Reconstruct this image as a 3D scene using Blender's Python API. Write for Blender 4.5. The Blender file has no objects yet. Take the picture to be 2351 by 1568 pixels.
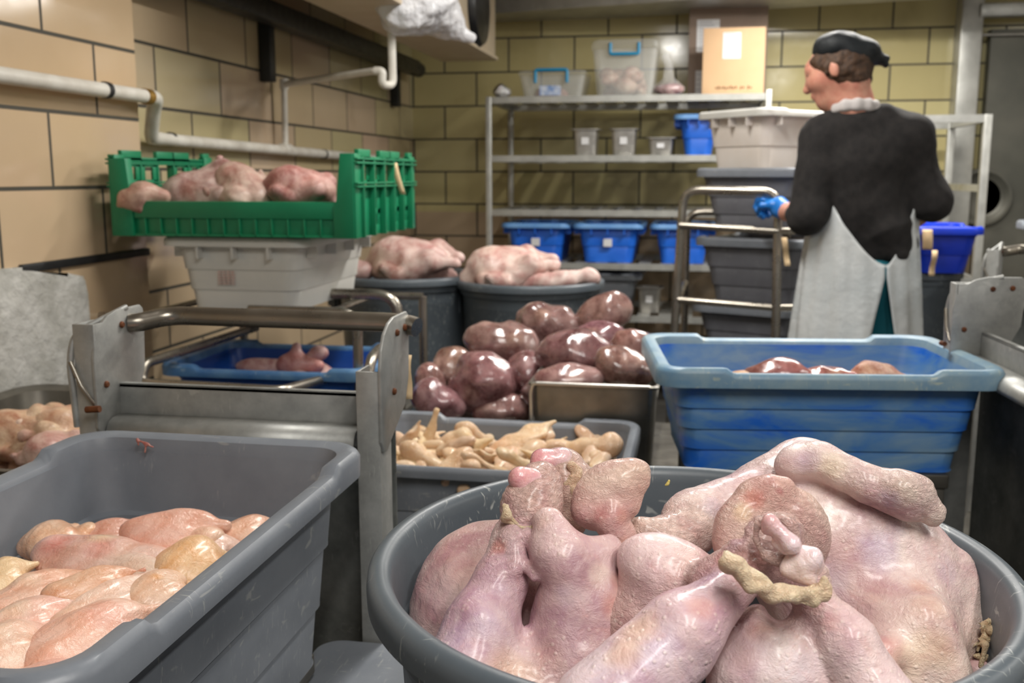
import bpy, bmesh, math, random
import numpy as np
from mathutils import Vector, Matrix, Euler
PI = math.pi
SC = bpy.context.scene
COL = SC.collection
# ------------------------------------------------------------------ camera
FPX, TH, AL, CZ = 2286.0, math.radians(9.46), math.radians(10.43), 1.17
cam_d = bpy.data.cameras.new('camera'); cam = bpy.data.objects.new('camera', cam_d); COL.objects.link(cam)
cam.location = (0, 0, CZ); cam.rotation_euler = (PI/2 - TH, 0, AL)
cam_d.sensor_width = 36.0; cam_d.lens = 36.0*FPX/2351.0; cam_d.clip_start = .02
cam_d.dof.use_dof = True; cam_d.dof.focus_distance = .90; cam_d.dof.aperture_fstop = 9.0
SC.camera = cam
# ------------------------------------------------------------------ world, lamps, exposure
w = bpy.data.worlds.new('world'); SC.world = w; w.use_nodes = True
w.node_tree.nodes['Background'].inputs[0].default_value = (.95, .98, 1, 1)
w.node_tree.nodes['Background'].inputs[1].default_value = .15
def lamp(name, loc, sx, sy, power, rot=(0, 0, 0), col=(1, .97, .92)):
    l = bpy.data.lights.new(name, 'AREA'); l.shape = 'RECTANGLE'; l.size = sx; l.size_y = sy; l.energy = power; l.color = col
    o = bpy.data.objects.new(name, l); COL.objects.link(o); o.location = loc; o.rotation_euler = rot; return o
LAMPS = [((.86, -.15, 2.26), .12, 1.20, 18), ((.20, -.15, 2.26), .12, 1.20, 17), ((.55, 4.95, 2.09), .70, .08, 10), ((.75, 4.05, 2.26), 1.2, .14, 40), ((-.25, 2.5, 2.28), .14, 1.2, 26), ((2.6, 2.4, 2.26), .14, 1.2, 16)]  # the last two are added fill lights, no fixture known there
for i, (lc, sx, sy, pw) in enumerate(LAMPS): lamp('fluorescent_tube_light', lc, sx, sy, pw)
SC.view_settings.view_transform = 'Standard'; SC.view_settings.look = 'None'
SC.view_settings.exposure = 0.34; SC.view_settings.gamma = 1.0; SC.view_settings.use_curve_mapping = False

# ------------------------------------------------------------------ measuring helpers (a pixel of the photo and a depth give a point)
_Fh = np.array([-math.sin(AL), math.cos(AL), 0]); _R = np.array([math.cos(AL), math.sin(AL), 0]); _Z = np.array([0, 0, 1.])
_F = _Fh*math.cos(TH) - _Z*math.sin(TH); _U = _Z*math.cos(TH) + _Fh*math.sin(TH); _C = np.array([0, 0, CZ])
def ray(x, y): return _F + (x-1175.5)/FPX*_R + (784-y)/FPX*_U
def at(x, y, d): return _C + ray(x, y)*d
def atY(x, y, Y): r = ray(x, y); return _C + r*(Y/r[1])
def atX(x, y, X): r = ray(x, y); return _C + r*(X/r[0])
def atZ(x, y, z): r = ray(x, y); return _C + r*((z-CZ)/r[2])

# ------------------------------------------------------------------ materials
def lin(c):
    return tuple((v/255/12.92 if v/255 <= .04045 else ((v/255+.055)/1.055)**2.4) for v in c[:3]) + (1,)
def ramp(nt, fac, stops):
    r = nt.nodes.new('ShaderNodeValToRGB'); cr = r.color_ramp
    while len(cr.elements) > 1: cr.elements.remove(cr.elements[-1])
    cr.elements[0].position = stops[0][0]; cr.elements[0].color = stops[0][1]
    for p, c in stops[1:]:
        e = cr.elements.new(p); e.color = c
    nt.links.new(fac, r.inputs[0]); return r.outputs[0]
def noise(nt, vec, scale, detail=3, rough=.55, dist=0):
    n = nt.nodes.new('ShaderNodeTexNoise'); n.inputs['Scale'].default_value = scale; n.inputs['Detail'].default_value = detail
    n.inputs['Roughness'].default_value = rough; n.inputs['Distortion'].default_value = dist
    if vec is not None: nt.links.new(vec, n.inputs['Vector'])
    return n.outputs['Fac']
def mix(nt, fac, a, b, mode='MIX'):
    m = nt.nodes.new('ShaderNodeMix'); m.data_type = 'RGBA'; m.blend_type = mode
    for s, v in ((0, fac), (6, a), (7, b)):
        if hasattr(v, 'is_linked') or hasattr(v, 'node'): nt.links.new(v, m.inputs[s])
        else: m.inputs[s].default_value = v
    return m.outputs[2]
def math_n(nt, op, a, b=None, c=None):
    m = nt.nodes.new('ShaderNodeMath'); m.operation = op
    for s, v in ((0, a), (1, b), (2, c)):
        if v is None: continue
        if hasattr(v, 'node'): nt.links.new(v, m.inputs[s])
        else: m.inputs[s].default_value = v
    return m.outputs[0]
def base_mat(name):
    m = bpy.data.materials.new(name); m.use_nodes = True; nt = m.node_tree
    b = nt.nodes['Principled BSDF']; tc = nt.nodes.new('ShaderNodeTexCoord')
    return m, nt, b, tc.outputs['Object']
def bump(nt, b, h, strength, dist=.002, prev=None):
    n = nt.nodes.new('ShaderNodeBump'); n.inputs['Strength'].default_value = strength; n.inputs['Distance'].default_value = dist
    nt.links.new(h, n.inputs['Height'])
    if prev is not None: nt.links.new(prev, n.inputs['Normal'])
    nt.links.new(n.outputs[0], b.inputs['Normal']); return n.outputs[0]
def simple(name, c, c2=None, rough=.5, metal=0, scale=8, bstr=.15, bscale=60, detail=4, coat=0, lo=.35, hi=.65, bdist=.001, alpha=1, trans=0, sss=0):
    m, nt, b, v = base_mat(name)
    f = noise(nt, v, scale, detail)
    nt.links.new(ramp(nt, f, [(lo, lin(c)), (hi, lin(c2 or c))]), b.inputs['Base Color'])
    b.inputs['Roughness'].default_value = rough; b.inputs['Metallic'].default_value = metal
    if rough < .9:
        r = math_n(nt, 'MULTIPLY_ADD', noise(nt, v, scale*3, 3), .3, rough-.15); nt.links.new(r, b.inputs['Roughness'])
    if bstr: bump(nt, b, noise(nt, v, bscale, 4), bstr, bdist)
    b.inputs['Coat Weight'].default_value = coat; b.inputs['Coat Roughness'].default_value = .1
    b.inputs['Alpha'].default_value = alpha; b.inputs['Transmission Weight'].default_value = trans
    if sss:
        b.inputs['Subsurface Weight'].default_value = sss; b.inputs['Subsurface Radius'].default_value = (.012, .005, .003); b.inputs['Subsurface Scale'].default_value = 1
    return m
def scratched(name, c, c2, scratch, rough=.42, amt=.5, scale=6, metal=0, stretch=(1, 1, 1)):
    """plastic or sheet metal with blotchy wear and thin pale scratches"""
    m, nt, b, v = base_mat(name)
    f = noise(nt, v, scale, 6, .65)
    col = ramp(nt, f, [(.3, lin(c)), (.7, lin(c2))])
    mp = nt.nodes.new('ShaderNodeMapping'); mp.inputs['Scale'].default_value = (30*stretch[0], 260*stretch[1], 60*stretch[2]); mp.inputs['Rotation'].default_value = (.5, .3, .6)
    nt.links.new(v, mp.inputs[0])
    s1 = noise(nt, mp.outputs[0], 1, 2, .5, .6)
    mp2 = nt.nodes.new('ShaderNodeMapping'); mp2.inputs['Scale'].default_value = (240, 26, 50); mp2.inputs['Rotation'].default_value = (.2, .9, -.7)
    nt.links.new(v, mp2.inputs[0])
    s2 = noise(nt, mp2.outputs[0], 1, 2, .5, .6)
    s = math_n(nt, 'MAXIMUM', s1, s2)
    s = math_n(nt, 'MULTIPLY', ramp(nt, s, [(.645, (0, 0, 0, 1)), (.70, (1, 1, 1, 1))]), amt)
    s = math_n(nt, 'MULTIPLY', s, ramp(nt, noise(nt, v, 9, 2), [(.45, (0, 0, 0, 1)), (.6, (1, 1, 1, 1))]))
    nt.links.new(mix(nt, s, col, lin(scratch)), b.inputs['Base Color'])
    r = math_n(nt, 'MULTIPLY_ADD', noise(nt, v, 14, 4), .35, rough-.17); nt.links.new(r, b.inputs['Roughness'])
    b.inputs['Metallic'].default_value = metal
    bump(nt, b, noise(nt, v, 220, 3), .08, .001)
    return m
def flesh(name, rough=.36, pore=260, pstr=.35, wr=1.0, sss=.18, coat=.25, scale=14, var=.5, lump=55, vein=True, wsc=150, lstr=.8, pale=.3, deep=(224, 190, 200)):
    """skin or meat: colour from the mesh's own colours, mottled, with pores and wrinkles (alpha of the colour = how wrinkled)"""
    m, nt, b, v = base_mat(name)
    a = nt.nodes.new('ShaderNodeVertexColor'); a.layer_name = 'col'
    f = noise(nt, v, scale, 5, .6, .5)
    dark = mix(nt, 1.0, a.outputs[0], lin(deep), 'MULTIPLY')
    lite = mix(nt, pale, a.outputs[0], lin((248, 234, 222)))
    fr = ramp(nt, f, [(.36, (0, 0, 0, 1)), (.62, (1, 1, 1, 1))])
    c = mix(nt, fr, dark, lite)
    c = mix(nt, 1-var, c, a.outputs[0])
    fm = ramp(nt, noise(nt, v, scale*9, 4, .7, .4), [(.35, (0, 0, 0, 1)), (.65, (1, 1, 1, 1))])
    c = mix(nt, math_n(nt, 'MULTIPLY', fm, pale*.7), c, lin((250, 226, 206)))
    if vein:
        f2 = noise(nt, v, scale*2.7, 5, .7, 1.6)
        c = mix(nt, math_n(nt, 'MULTIPLY', ramp(nt, f2, [(.54, (0, 0, 0, 1)), (.72, (1, 1, 1, 1))]), .30), c, lin((214, 150, 140)))
    vo = nt.nodes.new('ShaderNodeTexVoronoi'); vo.inputs['Scale'].default_value = pore; nt.links.new(v, vo.inputs['Vector'])
    po = ramp(nt, vo.outputs['Distance'], [(0.10, (1, 1, 1, 1)), (.30, (0, 0, 0, 1))])
    pm = ramp(nt, noise(nt, v, scale*1.3, 2), [(.40, (0, 0, 0, 1)), (.58, (1, 1, 1, 1))])
    po = math_n(nt, 'MULTIPLY', po, pm)
    c = mix(nt, math_n(nt, 'MULTIPLY', po, min(.45, pstr)), c, lin((244, 226, 214)))
    nt.links.new(c, b.inputs['Base Color'])
    h1 = math_n(nt, 'MULTIPLY', po, pstr)
    mp = nt.nodes.new('ShaderNodeMapping'); mp.inputs['Scale'].default_value = (1, 1, 1.9); mp.inputs['Rotation'].default_value = (.5, .35, 0); nt.links.new(v, mp.inputs[0])
    wn = noise(nt, mp.outputs[0], wsc, 4, .62, .9)
    rdg = math_n(nt, 'ABSOLUTE', math_n(nt, 'SUBTRACT', wn, .5))
    wrk = math_n(nt, 'MINIMUM', math_n(nt, 'MULTIPLY', rdg, 7.0), 1.0)
    h2 = math_n(nt, 'MULTIPLY', math_n(nt, 'MULTIPLY', wrk, math_n(nt, 'ADD', a.outputs[1], .05)), wr*1.5)
    h3 = math_n(nt, 'MULTIPLY', noise(nt, v, lump*3.2, 4, .65, .6), lstr)
    h = math_n(nt, 'ADD', math_n(nt, 'ADD', h1, h2), math_n(nt, 'ADD', math_n(nt, 'MULTIPLY', noise(nt, v, lump, 4, .6, .8), 1.6), h3))
    bump(nt, b, h, .8, .0015)
    rr = math_n(nt, 'MULTIPLY_ADD', noise(nt, v, 40, 3), .35, rough-.15); nt.links.new(rr, b.inputs['Roughness'])
    b.inputs['Subsurface Weight'].default_value = sss; b.inputs['Subsurface Radius'].default_value = (.010, .0045, .003); b.inputs['Subsurface Scale'].default_value = 1
    b.inputs['Coat Weight'].default_value = coat; b.inputs['Coat Roughness'].default_value = .18
    return m
def tile_mat(name, axis, bw, rh, ox, oz, cols, low=None, lowz=0, mortar=(70, 66, 56)):
    m, nt, b, v = base_mat(name)
    sp = nt.nodes.new('ShaderNodeSeparateXYZ'); nt.links.new(v, sp.inputs[0])
    cb = nt.nodes.new('ShaderNodeCombineXYZ')
    nt.links.new(math_n(nt, 'SUBTRACT', sp.outputs[axis], ox), cb.inputs[0]); nt.links.new(math_n(nt, 'SUBTRACT', sp.outputs[2], oz), cb.inputs[1])
    br = nt.nodes.new('ShaderNodeTexBrick'); nt.links.new(cb.outputs[0], br.inputs['Vector'])
    br.offset = .5; br.inputs['Scale'].default_value = 1; br.inputs['Mortar Size'].default_value = .0055; br.inputs['Mortar Smooth'].default_value = .15
    br.inputs['Brick Width'].default_value = bw; br.inputs['Row Height'].default_value = rh; br.inputs['Bias'].default_value = 0
    br.inputs['Color1'].default_value = (0, 0, 0, 1); br.inputs['Color2'].default_value = (1, 1, 1, 1); br.inputs['Mortar'].default_value = (.5, .5, .5, 1)
    tint = ramp(nt, br.outputs['Color'], [(i/max(1, len(cols)-1), lin(c)) for i, c in enumerate(cols)])
    if low:
        g = ramp(nt, math_n(nt, 'SUBTRACT', sp.outputs[2], lowz), [(0, (1, 1, 1, 1)), (.01, (0, 0, 0, 1))])
        tint = mix(nt, g, tint, lin(low))
    n1 = noise(nt, v, 2.2, 5); n2 = noise(nt, v, 30, 3)
    tint = mix(nt, math_n(nt, 'MULTIPLY', n1, .35), tint, lin((170, 158, 130)), 'MULTIPLY')
    tint = mix(nt, math_n(nt, 'MULTIPLY', ramp(nt, n1, [(.6, (0, 0, 0, 1)), (.8, (1, 1, 1, 1))]), .3), tint, lin((110, 92, 62)))
    nt.links.new(mix(nt, br.outputs['Fac'], tint, lin(mortar)), b.inputs['Base Color'])
    nt.links.new(math_n(nt, 'ADD', math_n(nt, 'MULTIPLY_ADD', n2, .10, .07), math_n(nt, 'MULTIPLY', br.outputs['Fac'], .5)), b.inputs['Roughness'])
    h = math_n(nt, 'ADD', math_n(nt, 'MULTIPLY', br.outputs['Fac'], -1.0), math_n(nt, 'MULTIPLY', noise(nt, v, 5, 2), .25))
    bump(nt, b, h, .5, .004)
    return m

M = {}
M['tile_back'] = tile_mat('glazed_tile_back', 0, .386, .1915, -1.492, 1.576, [(204, 192, 140), (210, 198, 146), (198, 186, 136), (212, 202, 152)], (196, 174, 146), .95)
M['tile_left'] = tile_mat('glazed_tile_left', 1, .442, .1915, 2.973-.442, 1.19, [(198, 190, 144), (206, 182, 158), (202, 188, 146), (208, 180, 158), (200, 192, 148)], (200, 178, 148), .95)
M['tile_near'] = tile_mat('glazed_tile_pilaster', 1, .428, .1915, 2.308, 1.33, [(212, 186, 152), (204, 178, 146), (216, 190, 158)], None, 0)
M['plaster'] = simple('rough_plaster', (176, 174, 166), (206, 204, 198), .85, scale=14, bstr=.9, bscale=35, bdist=.01, detail=8)
M['ceiling'] = simple('ceiling_paint', (205, 200, 190), None, .7, scale=3)
M['floor'] = simple('wet_floor', (48, 46, 43), (64, 62, 58), .4, scale=4)
M['steel'] = simple('stainless_steel', (180, 177, 170), (196, 193, 187), .36, .85, scale=18, bstr=.1, bscale=80)
M['steel_dark'] = simple('worn_steel_pan', (112, 108, 100), (140, 136, 127), .42, .8, scale=9, bstr=.1)
M['tube'] = simple('steel_tube', (150, 143, 132), (168, 161, 150), .30, .9, scale=8, bstr=0)
M['galv'] = scratched('galvanised_sheet', (148, 149, 146), (182, 182, 178), (206, 206, 200), .5, .4, 22, .55)
M['galv_dark'] = scratched('dark_galvanised_sheet', (82, 86, 84), (140, 142, 138), (180, 180, 176), .5, .3, 10, .5)  # galvanised sheet in a darker, blotchier tone, for the cart back sheets
M['door_steel'] = simple('cooler_door_steel', (92, 92, 84), (112, 110, 100), .45, .3, scale=3, bstr=.05)
M['alu'] = simple('aluminium_frame', (176, 176, 170), (196, 196, 190), .4, .6, scale=10)
M['grey'] = scratched('grey_tote_plastic', (110, 115, 123), (128, 133, 140), (176, 177, 172), .42, .45)
M['grey_dark'] = scratched('dark_grey_tote_plastic', (92, 92, 98), (106, 107, 112), (150, 150, 150), .5, .3)
M['barrel'] = scratched('grey_barrel_plastic', (80, 88, 95), (94, 102, 108), (176, 180, 176), .40, .7)
M['blue'] = None
M['blue_shelf'] = simple('bright_blue_plastic', (26, 98, 208), (36, 110, 218), .4, scale=6)
M['blue_deep'] = simple('deep_blue_plastic', (10, 50, 190), (14, 60, 205), .4, scale=6)
M['blue_rim'] = scratched('worn_blue_rim', (104, 142, 172), (146, 168, 176), (196, 200, 176), .42, .6, 18)
M['blue_rim2'] = scratched('worn_blue_rim_dark', (48, 96, 150), (92, 132, 168), (150, 170, 180), .42, .5, 12)
M['blue_rim3'] = simple('pale_blue_rim', (96, 150, 214), (120, 168, 220), .4)
M['green'] = simple('green_crate_plastic', (12, 118, 78), (18, 130, 88), .42, scale=5)
M['white'] = simple('white_tote_plastic', (212, 212, 206), (226, 225, 218), .42, scale=4)
M['cream'] = simple('stained_white_tote_plastic', (226, 216, 206), (236, 230, 224), .45, scale=5)
M['pvc'] = simple('white_pvc_pipe', (204, 198, 186), (224, 220, 210), .4, scale=14)
M['black'] = simple('black_rubber', (26, 26, 27), (38, 38, 38), .5, scale=8)
M['rail'] = simple('black_painted_rail', (30, 32, 32), (44, 44, 42), .45, scale=10)
M['rust'] = simple('rusty_bolt', (120, 70, 38), (84, 48, 28), .7, .4, scale=60)
M['tag'] = simple('buff_paper_tag', (226, 200, 160), (216, 186, 144), .8, bstr=0)
M['card'] = simple('tan_cardboard', (206, 172, 134), (200, 164, 126), .85, scale=5, bstr=.1)
M['card_dark'] = simple('brown_cardboard', (150, 132, 118), (142, 124, 110), .85, scale=5, bstr=.1)
M['paper'] = simple('printed_paper', (228, 228, 228), (220, 220, 222), .8, bstr=0)
M['ink'] = simple('faded_ink', (150, 152, 158), (130, 132, 140), .8, bstr=0)
M['ink_dark'] = simple('brown_print', (120, 84, 50), (110, 76, 46), .8, bstr=0)
M['red_ink'] = simple('faded_red_ink', (222, 190, 180), (214, 200, 194), .8, bstr=0)
M['cyan'] = simple('cyan_plastic', (20, 130, 176), (28, 140, 184), .4)
M['film'] = simple('clear_film', (235, 235, 235), (250, 250, 250), .18, scale=10, bstr=1, bscale=26, bdist=.02, alpha=.18)
M['film_white'] = simple('crinkled_plastic_bag', (222, 222, 226), (245, 245, 248), .2, scale=10, bstr=1, bscale=22, bdist=.02, alpha=.94)
M['clear'] = simple('clear_plastic_box', (226, 228, 226), (234, 236, 234), .15, alpha=.20, bstr=.1)
M['unit'] = simple('cream_enamel', (196, 178, 150), (206, 190, 164), .5, scale=4)
M['grille'] = simple('fan_black', (14, 14, 14), (26, 26, 26), .35, scale=6)
M['foil'] = simple('crumpled_foil', (200, 200, 200), (235, 235, 235), .15, 1, scale=60, bstr=1, bscale=90, bdist=.01)
M['sweater'] = simple('charcoal_sweater', (33, 31, 31), (44, 41, 40), .95, scale=40, bstr=.6, bscale=180, bdist=.002)
M['apron'] = simple('white_vinyl_apron', (196, 202, 204), (210, 213, 213), .26, scale=5, bstr=.5, bscale=6, bdist=.03, detail=2)
M['teal'] = simple('teal_trousers', (28, 118, 134), (34, 128, 142), .7, scale=12)
M['cap'] = simple('black_headscarf', (12, 18, 22), (22, 28, 32), .62, scale=14, bstr=.5, bscale=30, bdist=.005)
M['hair'] = simple('brown_hair', (92, 66, 46), (60, 42, 30), .6, scale=70, bstr=.8, bscale=220, bdist=.003)
M['skin'] = simple('person_skin', (222, 164, 140), (206, 138, 118), .5, scale=26, bstr=.15, bscale=200, sss=.2)
M['glove'] = simple('blue_nitrile_glove', (28, 116, 206), (40, 128, 214), .35, scale=20, bstr=.4, bscale=60)
M['shirt'] = simple('white_cotton', (206, 200, 198), (216, 210, 208), .85)
M['eye'] = simple('eye', (60, 50, 44), (40, 34, 30), .2, bstr=0)
M['turkey'] = flesh('turkey_skin', .35, 150, .45, .9, .07, .32, 11, 1.0, 60, True, 150, .38, .22, (210, 184, 196))
M['bone'] = flesh('cartilage', .2, 400, .05, .4, .35, .8, 30, .35, 60, False)
M['breast'] = flesh('chicken_breast_meat', .29, 420, .0, .6, .12, .28, 24, .7, 36, False, 70, 1.1, .25, (238, 212, 194))
M['bird'] = flesh('poultry_skin', .42, 170, .2, .9, .1, .15, 16, .9, 40, True, 120, .8, .25, (200, 150, 150))
M['bagged'] = flesh('film_wrapped_dark_meat', .12, 60, .0, .6, .05, 1.0, 20, .8, 26, True, 60, .35, .16, (150, 110, 120))
M['wing'] = flesh('chicken_wing_skin', .34, 180, .2, .8, .15, .3, 40, .8, 60, False, 150, .8, .4, (240, 226, 208))
M['fat'] = flesh('poultry_fat', .42, 260, .0, .5, .2, .15, 30, .4, 90, False, 170, .4)
def vary(m, amt, tints):
    """each piece of the kind gets its own slight tint"""
    nt = m.node_tree; b = nt.nodes['Principled BSDF']; oi = nt.nodes.new('ShaderNodeObjectInfo'); src = b.inputs['Base Color'].links[0].from_socket
    rp = ramp(nt, oi.outputs['Random'], [(i/(len(tints)-1), lin(c)) for i, c in enumerate(tints)]); nt.links.new(mix(nt, amt, src, rp, 'MULTIPLY'), b.inputs['Base Color'])
vary(M['wing'], .4, [(255, 246, 220), (255, 234, 216), (252, 244, 210), (250, 226, 196), (255, 250, 238), (246, 222, 176)])
vary(M['bagged'], .6, [(255, 240, 240), (235, 200, 222), (250, 235, 222), (220, 195, 210), (250, 230, 245)])
def worn_blue():
    m, nt, b, v = base_mat('worn_blue_plastic')
    mp = nt.nodes.new('ShaderNodeMapping'); mp.inputs['Scale'].default_value = (3, 3, 8); nt.links.new(v, mp.inputs[0])
    f = noise(nt, mp.outputs[0], 1.6, 5, .6, .6)
    nt.links.new(ramp(nt, f, [(.34, lin((22, 100, 204))), (.47, lin((82, 130, 184))), (.62, lin((120, 152, 180)))]), b.inputs['Base Color'])
    b.inputs['Roughness'].default_value = .42; bump(nt, b, noise(nt, v, 200, 3), .1, .001); return m
M['blue'] = worn_blue()
M['blue_left'] = simple('dark_blue_plastic', (8, 66, 150), (22, 84, 168), .4, scale=5)

# ------------------------------------------------------------------ object helpers
def link(name, me, mat=None, parent=None, smooth=True, ang=None):
    if mat is not None: me.materials.append(mat)
    if smooth and ang is None: me.shade_smooth()
    elif ang is not None:
        me.shade_smooth(); me.set_sharp_from_angle(angle=math.radians(ang))
    o = bpy.data.objects.new(name, me); COL.objects.link(o)
    if parent is not None: o.parent = parent
    return o
def tag(o, label=None, cat=None, group=None, kind=None):
    if label: o['label'] = label
    if cat: o['category'] = cat
    if group: o['group'] = group
    if kind: o['kind'] = kind
    return o
def thing(name, label, cat, loc=(0, 0, 0), rz=0, group=None):
    o = bpy.data.objects.new(name, None); COL.objects.link(o); o.location = loc; o.rotation_euler = (0, 0, rz); o.empty_display_size = .05
    return tag(o, label, cat, group)
def dup(root, loc, rot, label=None, group=None, scale=None):
    r = root.copy(); COL.objects.link(r); r.location = loc; r.rotation_euler = rot
    if scale: r.scale = scale
    if label: r['label'] = label
    if group: r['group'] = group
    for ch in list(root.children):
        c = ch.copy(); COL.objects.link(c); c.parent = r
        for g in list(ch.children):
            d = g.copy(); COL.objects.link(d); d.parent = c
    return r
def bm_mesh(name, bm):
    me = bpy.data.meshes.new(name); bmesh.ops.recalc_face_normals(bm, faces=bm.faces[:]); bm.to_mesh(me); bm.free(); return me
def add_box(bm, lo, hi, mtx=None):
    vs = [bm.verts.new((x, y, z)) for x in (lo[0], hi[0]) for y in (lo[1], hi[1]) for z in (lo[2], hi[2])]
    for f in ((0, 1, 3, 2), (4, 6, 7, 5), (0, 4, 5, 1), (2, 3, 7, 6), (0, 2, 6, 4), (1, 5, 7, 3)): bm.faces.new([vs[i] for i in f])
    if mtx is not None: bmesh.ops.transform(bm, matrix=mtx, verts=vs)
    return vs
def box(name, lo, hi, mat, parent=None, bev=0, mtx=None):
    bm = bmesh.new(); add_box(bm, lo, hi, mtx)
    if bev: bmesh.ops.bevel(bm, geom=bm.edges[:], offset=bev, segments=3, affect='EDGES', profile=.5)
    return link(name, bm_mesh(name, bm), mat, parent, ang=35)
def boxes(name, lst, mat, parent=None, bev=0):
    bm = bmesh.new()
    for lo, hi in lst: add_box(bm, lo, hi)
    if bev: bmesh.ops.bevel(bm, geom=bm.edges[:], offset=bev, segments=2, affect='EDGES', profile=.5)
    return link(name, bm_mesh(name, bm), mat, parent, ang=35)
def prism(name, pts, vec, mat, parent=None, bev=0):
    """a flat outline (list of 3D points) given thickness along vec"""
    bm = bmesh.new(); a = [bm.verts.new(p) for p in pts]; b = [bm.verts.new(np.array(p)+np.array(vec)) for p in pts]
    bm.faces.new(a); bm.faces.new(b[::-1]); n = len(a)
    for i in range(n): bm.faces.new([a[i], b[i], b[(i+1) % n], a[(i+1) % n]])
    if bev: bmesh.ops.bevel(bm, geom=bm.edges[:], offset=bev, segments=2, affect='EDGES', profile=.5)
    return link(name, bm_mesh(name, bm), mat, parent, ang=35)
def round_path(pts, r, n=7):
    pts = [np.array(p, float) for p in pts]; out = [pts[0]]
    for i in range(1, len(pts)-1):
        a, b, c = pts[i-1], pts[i], pts[i+1]; u = a-b; v = c-b; lu = np.linalg.norm(u); lv = np.linalg.norm(v)
        rr = min(r, lu*.48, lv*.48); s = b+u/lu*rr; e = b+v/lv*rr
        for k in range(n+1):
            t = k/n; out.append((1-t)**2*s+2*t*(1-t)*b+t*t*e)
    out.append(pts[-1]); return out
def tube_bm(bm, pts, r, seg=14, cap=True, closed=False):
    pts = [np.array(p, float) for p in pts]; n = len(pts); rings = []
    rr = r if hasattr(r, '__len__') else [r]*n
    prev = None
    for i, p in enumerate(pts):
        if closed: t = pts[(i+1) % n]-pts[i-1]
        else: t = pts[min(i+1, n-1)]-pts[max(i-1, 0)]
        t = t/(np.linalg.norm(t)+1e-12)
        if prev is None:
            ref = np.array([0, 0, 1.]) if abs(t[2]) < .9 else np.array([1., 0, 0]); u = np.cross(t, ref)
        else: u = prev-t*np.dot(prev, t)
        u /= np.linalg.norm(u)+1e-12; prev = u; v = np.cross(t, u)
        rings.append([bm.verts.new(p+rr[i]*(math.cos(a)*u+math.sin(a)*v)) for a in [2*PI*k/seg for k in range(seg)]])
    m = n if closed else n-1
    for i in range(m):
        A, B = rings[i], rings[(i+1) % n]
        for k in range(seg): bm.faces.new([A[k], A[(k+1) % seg], B[(k+1) % seg], B[k]])
    if cap and not closed: bm.faces.new(rings[0][::-1]); bm.faces.new(rings[-1])
def tube(name, pts, r, mat, parent=None, bend=0, seg=14, closed=False):
    bm = bmesh.new(); tube_bm(bm, round_path(pts, bend) if bend else pts, r, seg, True, closed)
    return link(name, bm_mesh(name, bm), mat, parent, ang=50)
def lathe(name, prof, mat, parent=None, seg=96, loc=(0, 0, 0), mod=None):
    bm = bmesh.new(); rings = []
    for (r, z) in prof:
        rings.append([bm.verts.new((loc[0]+r*math.cos(2*PI*k/seg), loc[1]+r*math.sin(2*PI*k/seg), loc[2]+z)) if r > 1e-6 else None for k in range(seg)] if r > 1e-6 else [bm.verts.new((loc[0], loc[1], loc[2]+z))])
    for A, B in zip(rings, rings[1:]):
        for k in range(seg):
            q = [A[k % len(A)], A[(k+1) % len(A)], B[(k+1) % len(B)], B[k % len(B)]]
            q2 = []
            for x in q:
                if x not in q2: q2.append(x)
            if len(q2) > 2: bm.faces.new(q2)
    return link(name, bm_mesh(name, bm), mat, parent, ang=40)

# ------------------------------------------------------------------ rounded-rectangle containers
def rrect(hx, hy, r, n=7, side=6):
    """outline points of a rounded rectangle, counter-clockwise"""
    pts = []
    cs = [(hx-r, hy-r, 0), (-hx+r, hy-r, PI/2), (-hx+r, -hy+r, PI), (hx-r, -hy+r, 3*PI/2)]
    for i, (cx, cy, a0) in enumerate(cs):
        arc = [(cx+r*math.cos(a0+PI/2*k/n), cy+r*math.sin(a0+PI/2*k/n)) for k in range(n+1)]
        pts += arc
        nx = cs[(i+1) % 4]; e = (nx[0]+r*math.cos(nx[2]), nx[1]+r*math.sin(nx[2])); s = arc[-1]
        for k in range(1, side): t = k/side; pts.append((s[0]+(e[0]-s[0])*t, s[1]+(e[1]-s[1])*t))
    return pts
def smooth01(x): x = max(0, min(1, x)); return x*x*(3-2*x)
def loft(name, secs, mat, parent=None, lift=None, close_ends=True, side=24, ang=38):
    bm = bmesh.new(); rings = []
    for s in secs:
        hx, hy, z, r = s[:4]; lf = s[4] if len(s) > 4 else 0
        ring = []
        for (x, y) in rrect(hx, hy, r, 7, side):
            zz = z + (lift(x, y)*lf if (lift and lf) else 0)
            ring.append(bm.verts.new((x, y, zz)))
        rings.append(ring)
    for A, B in zip(rings, rings[1:]):
        n = len(A)
        for k in range(n): bm.faces.new([A[k], A[(k+1) % n], B[(k+1) % n], B[k]])
    if close_ends: bm.faces.new(rings[0][::-1]); bm.faces.new(rings[-1])
    return link(name, bm_mesh(name, bm), mat, parent, ang=ang)
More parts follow.
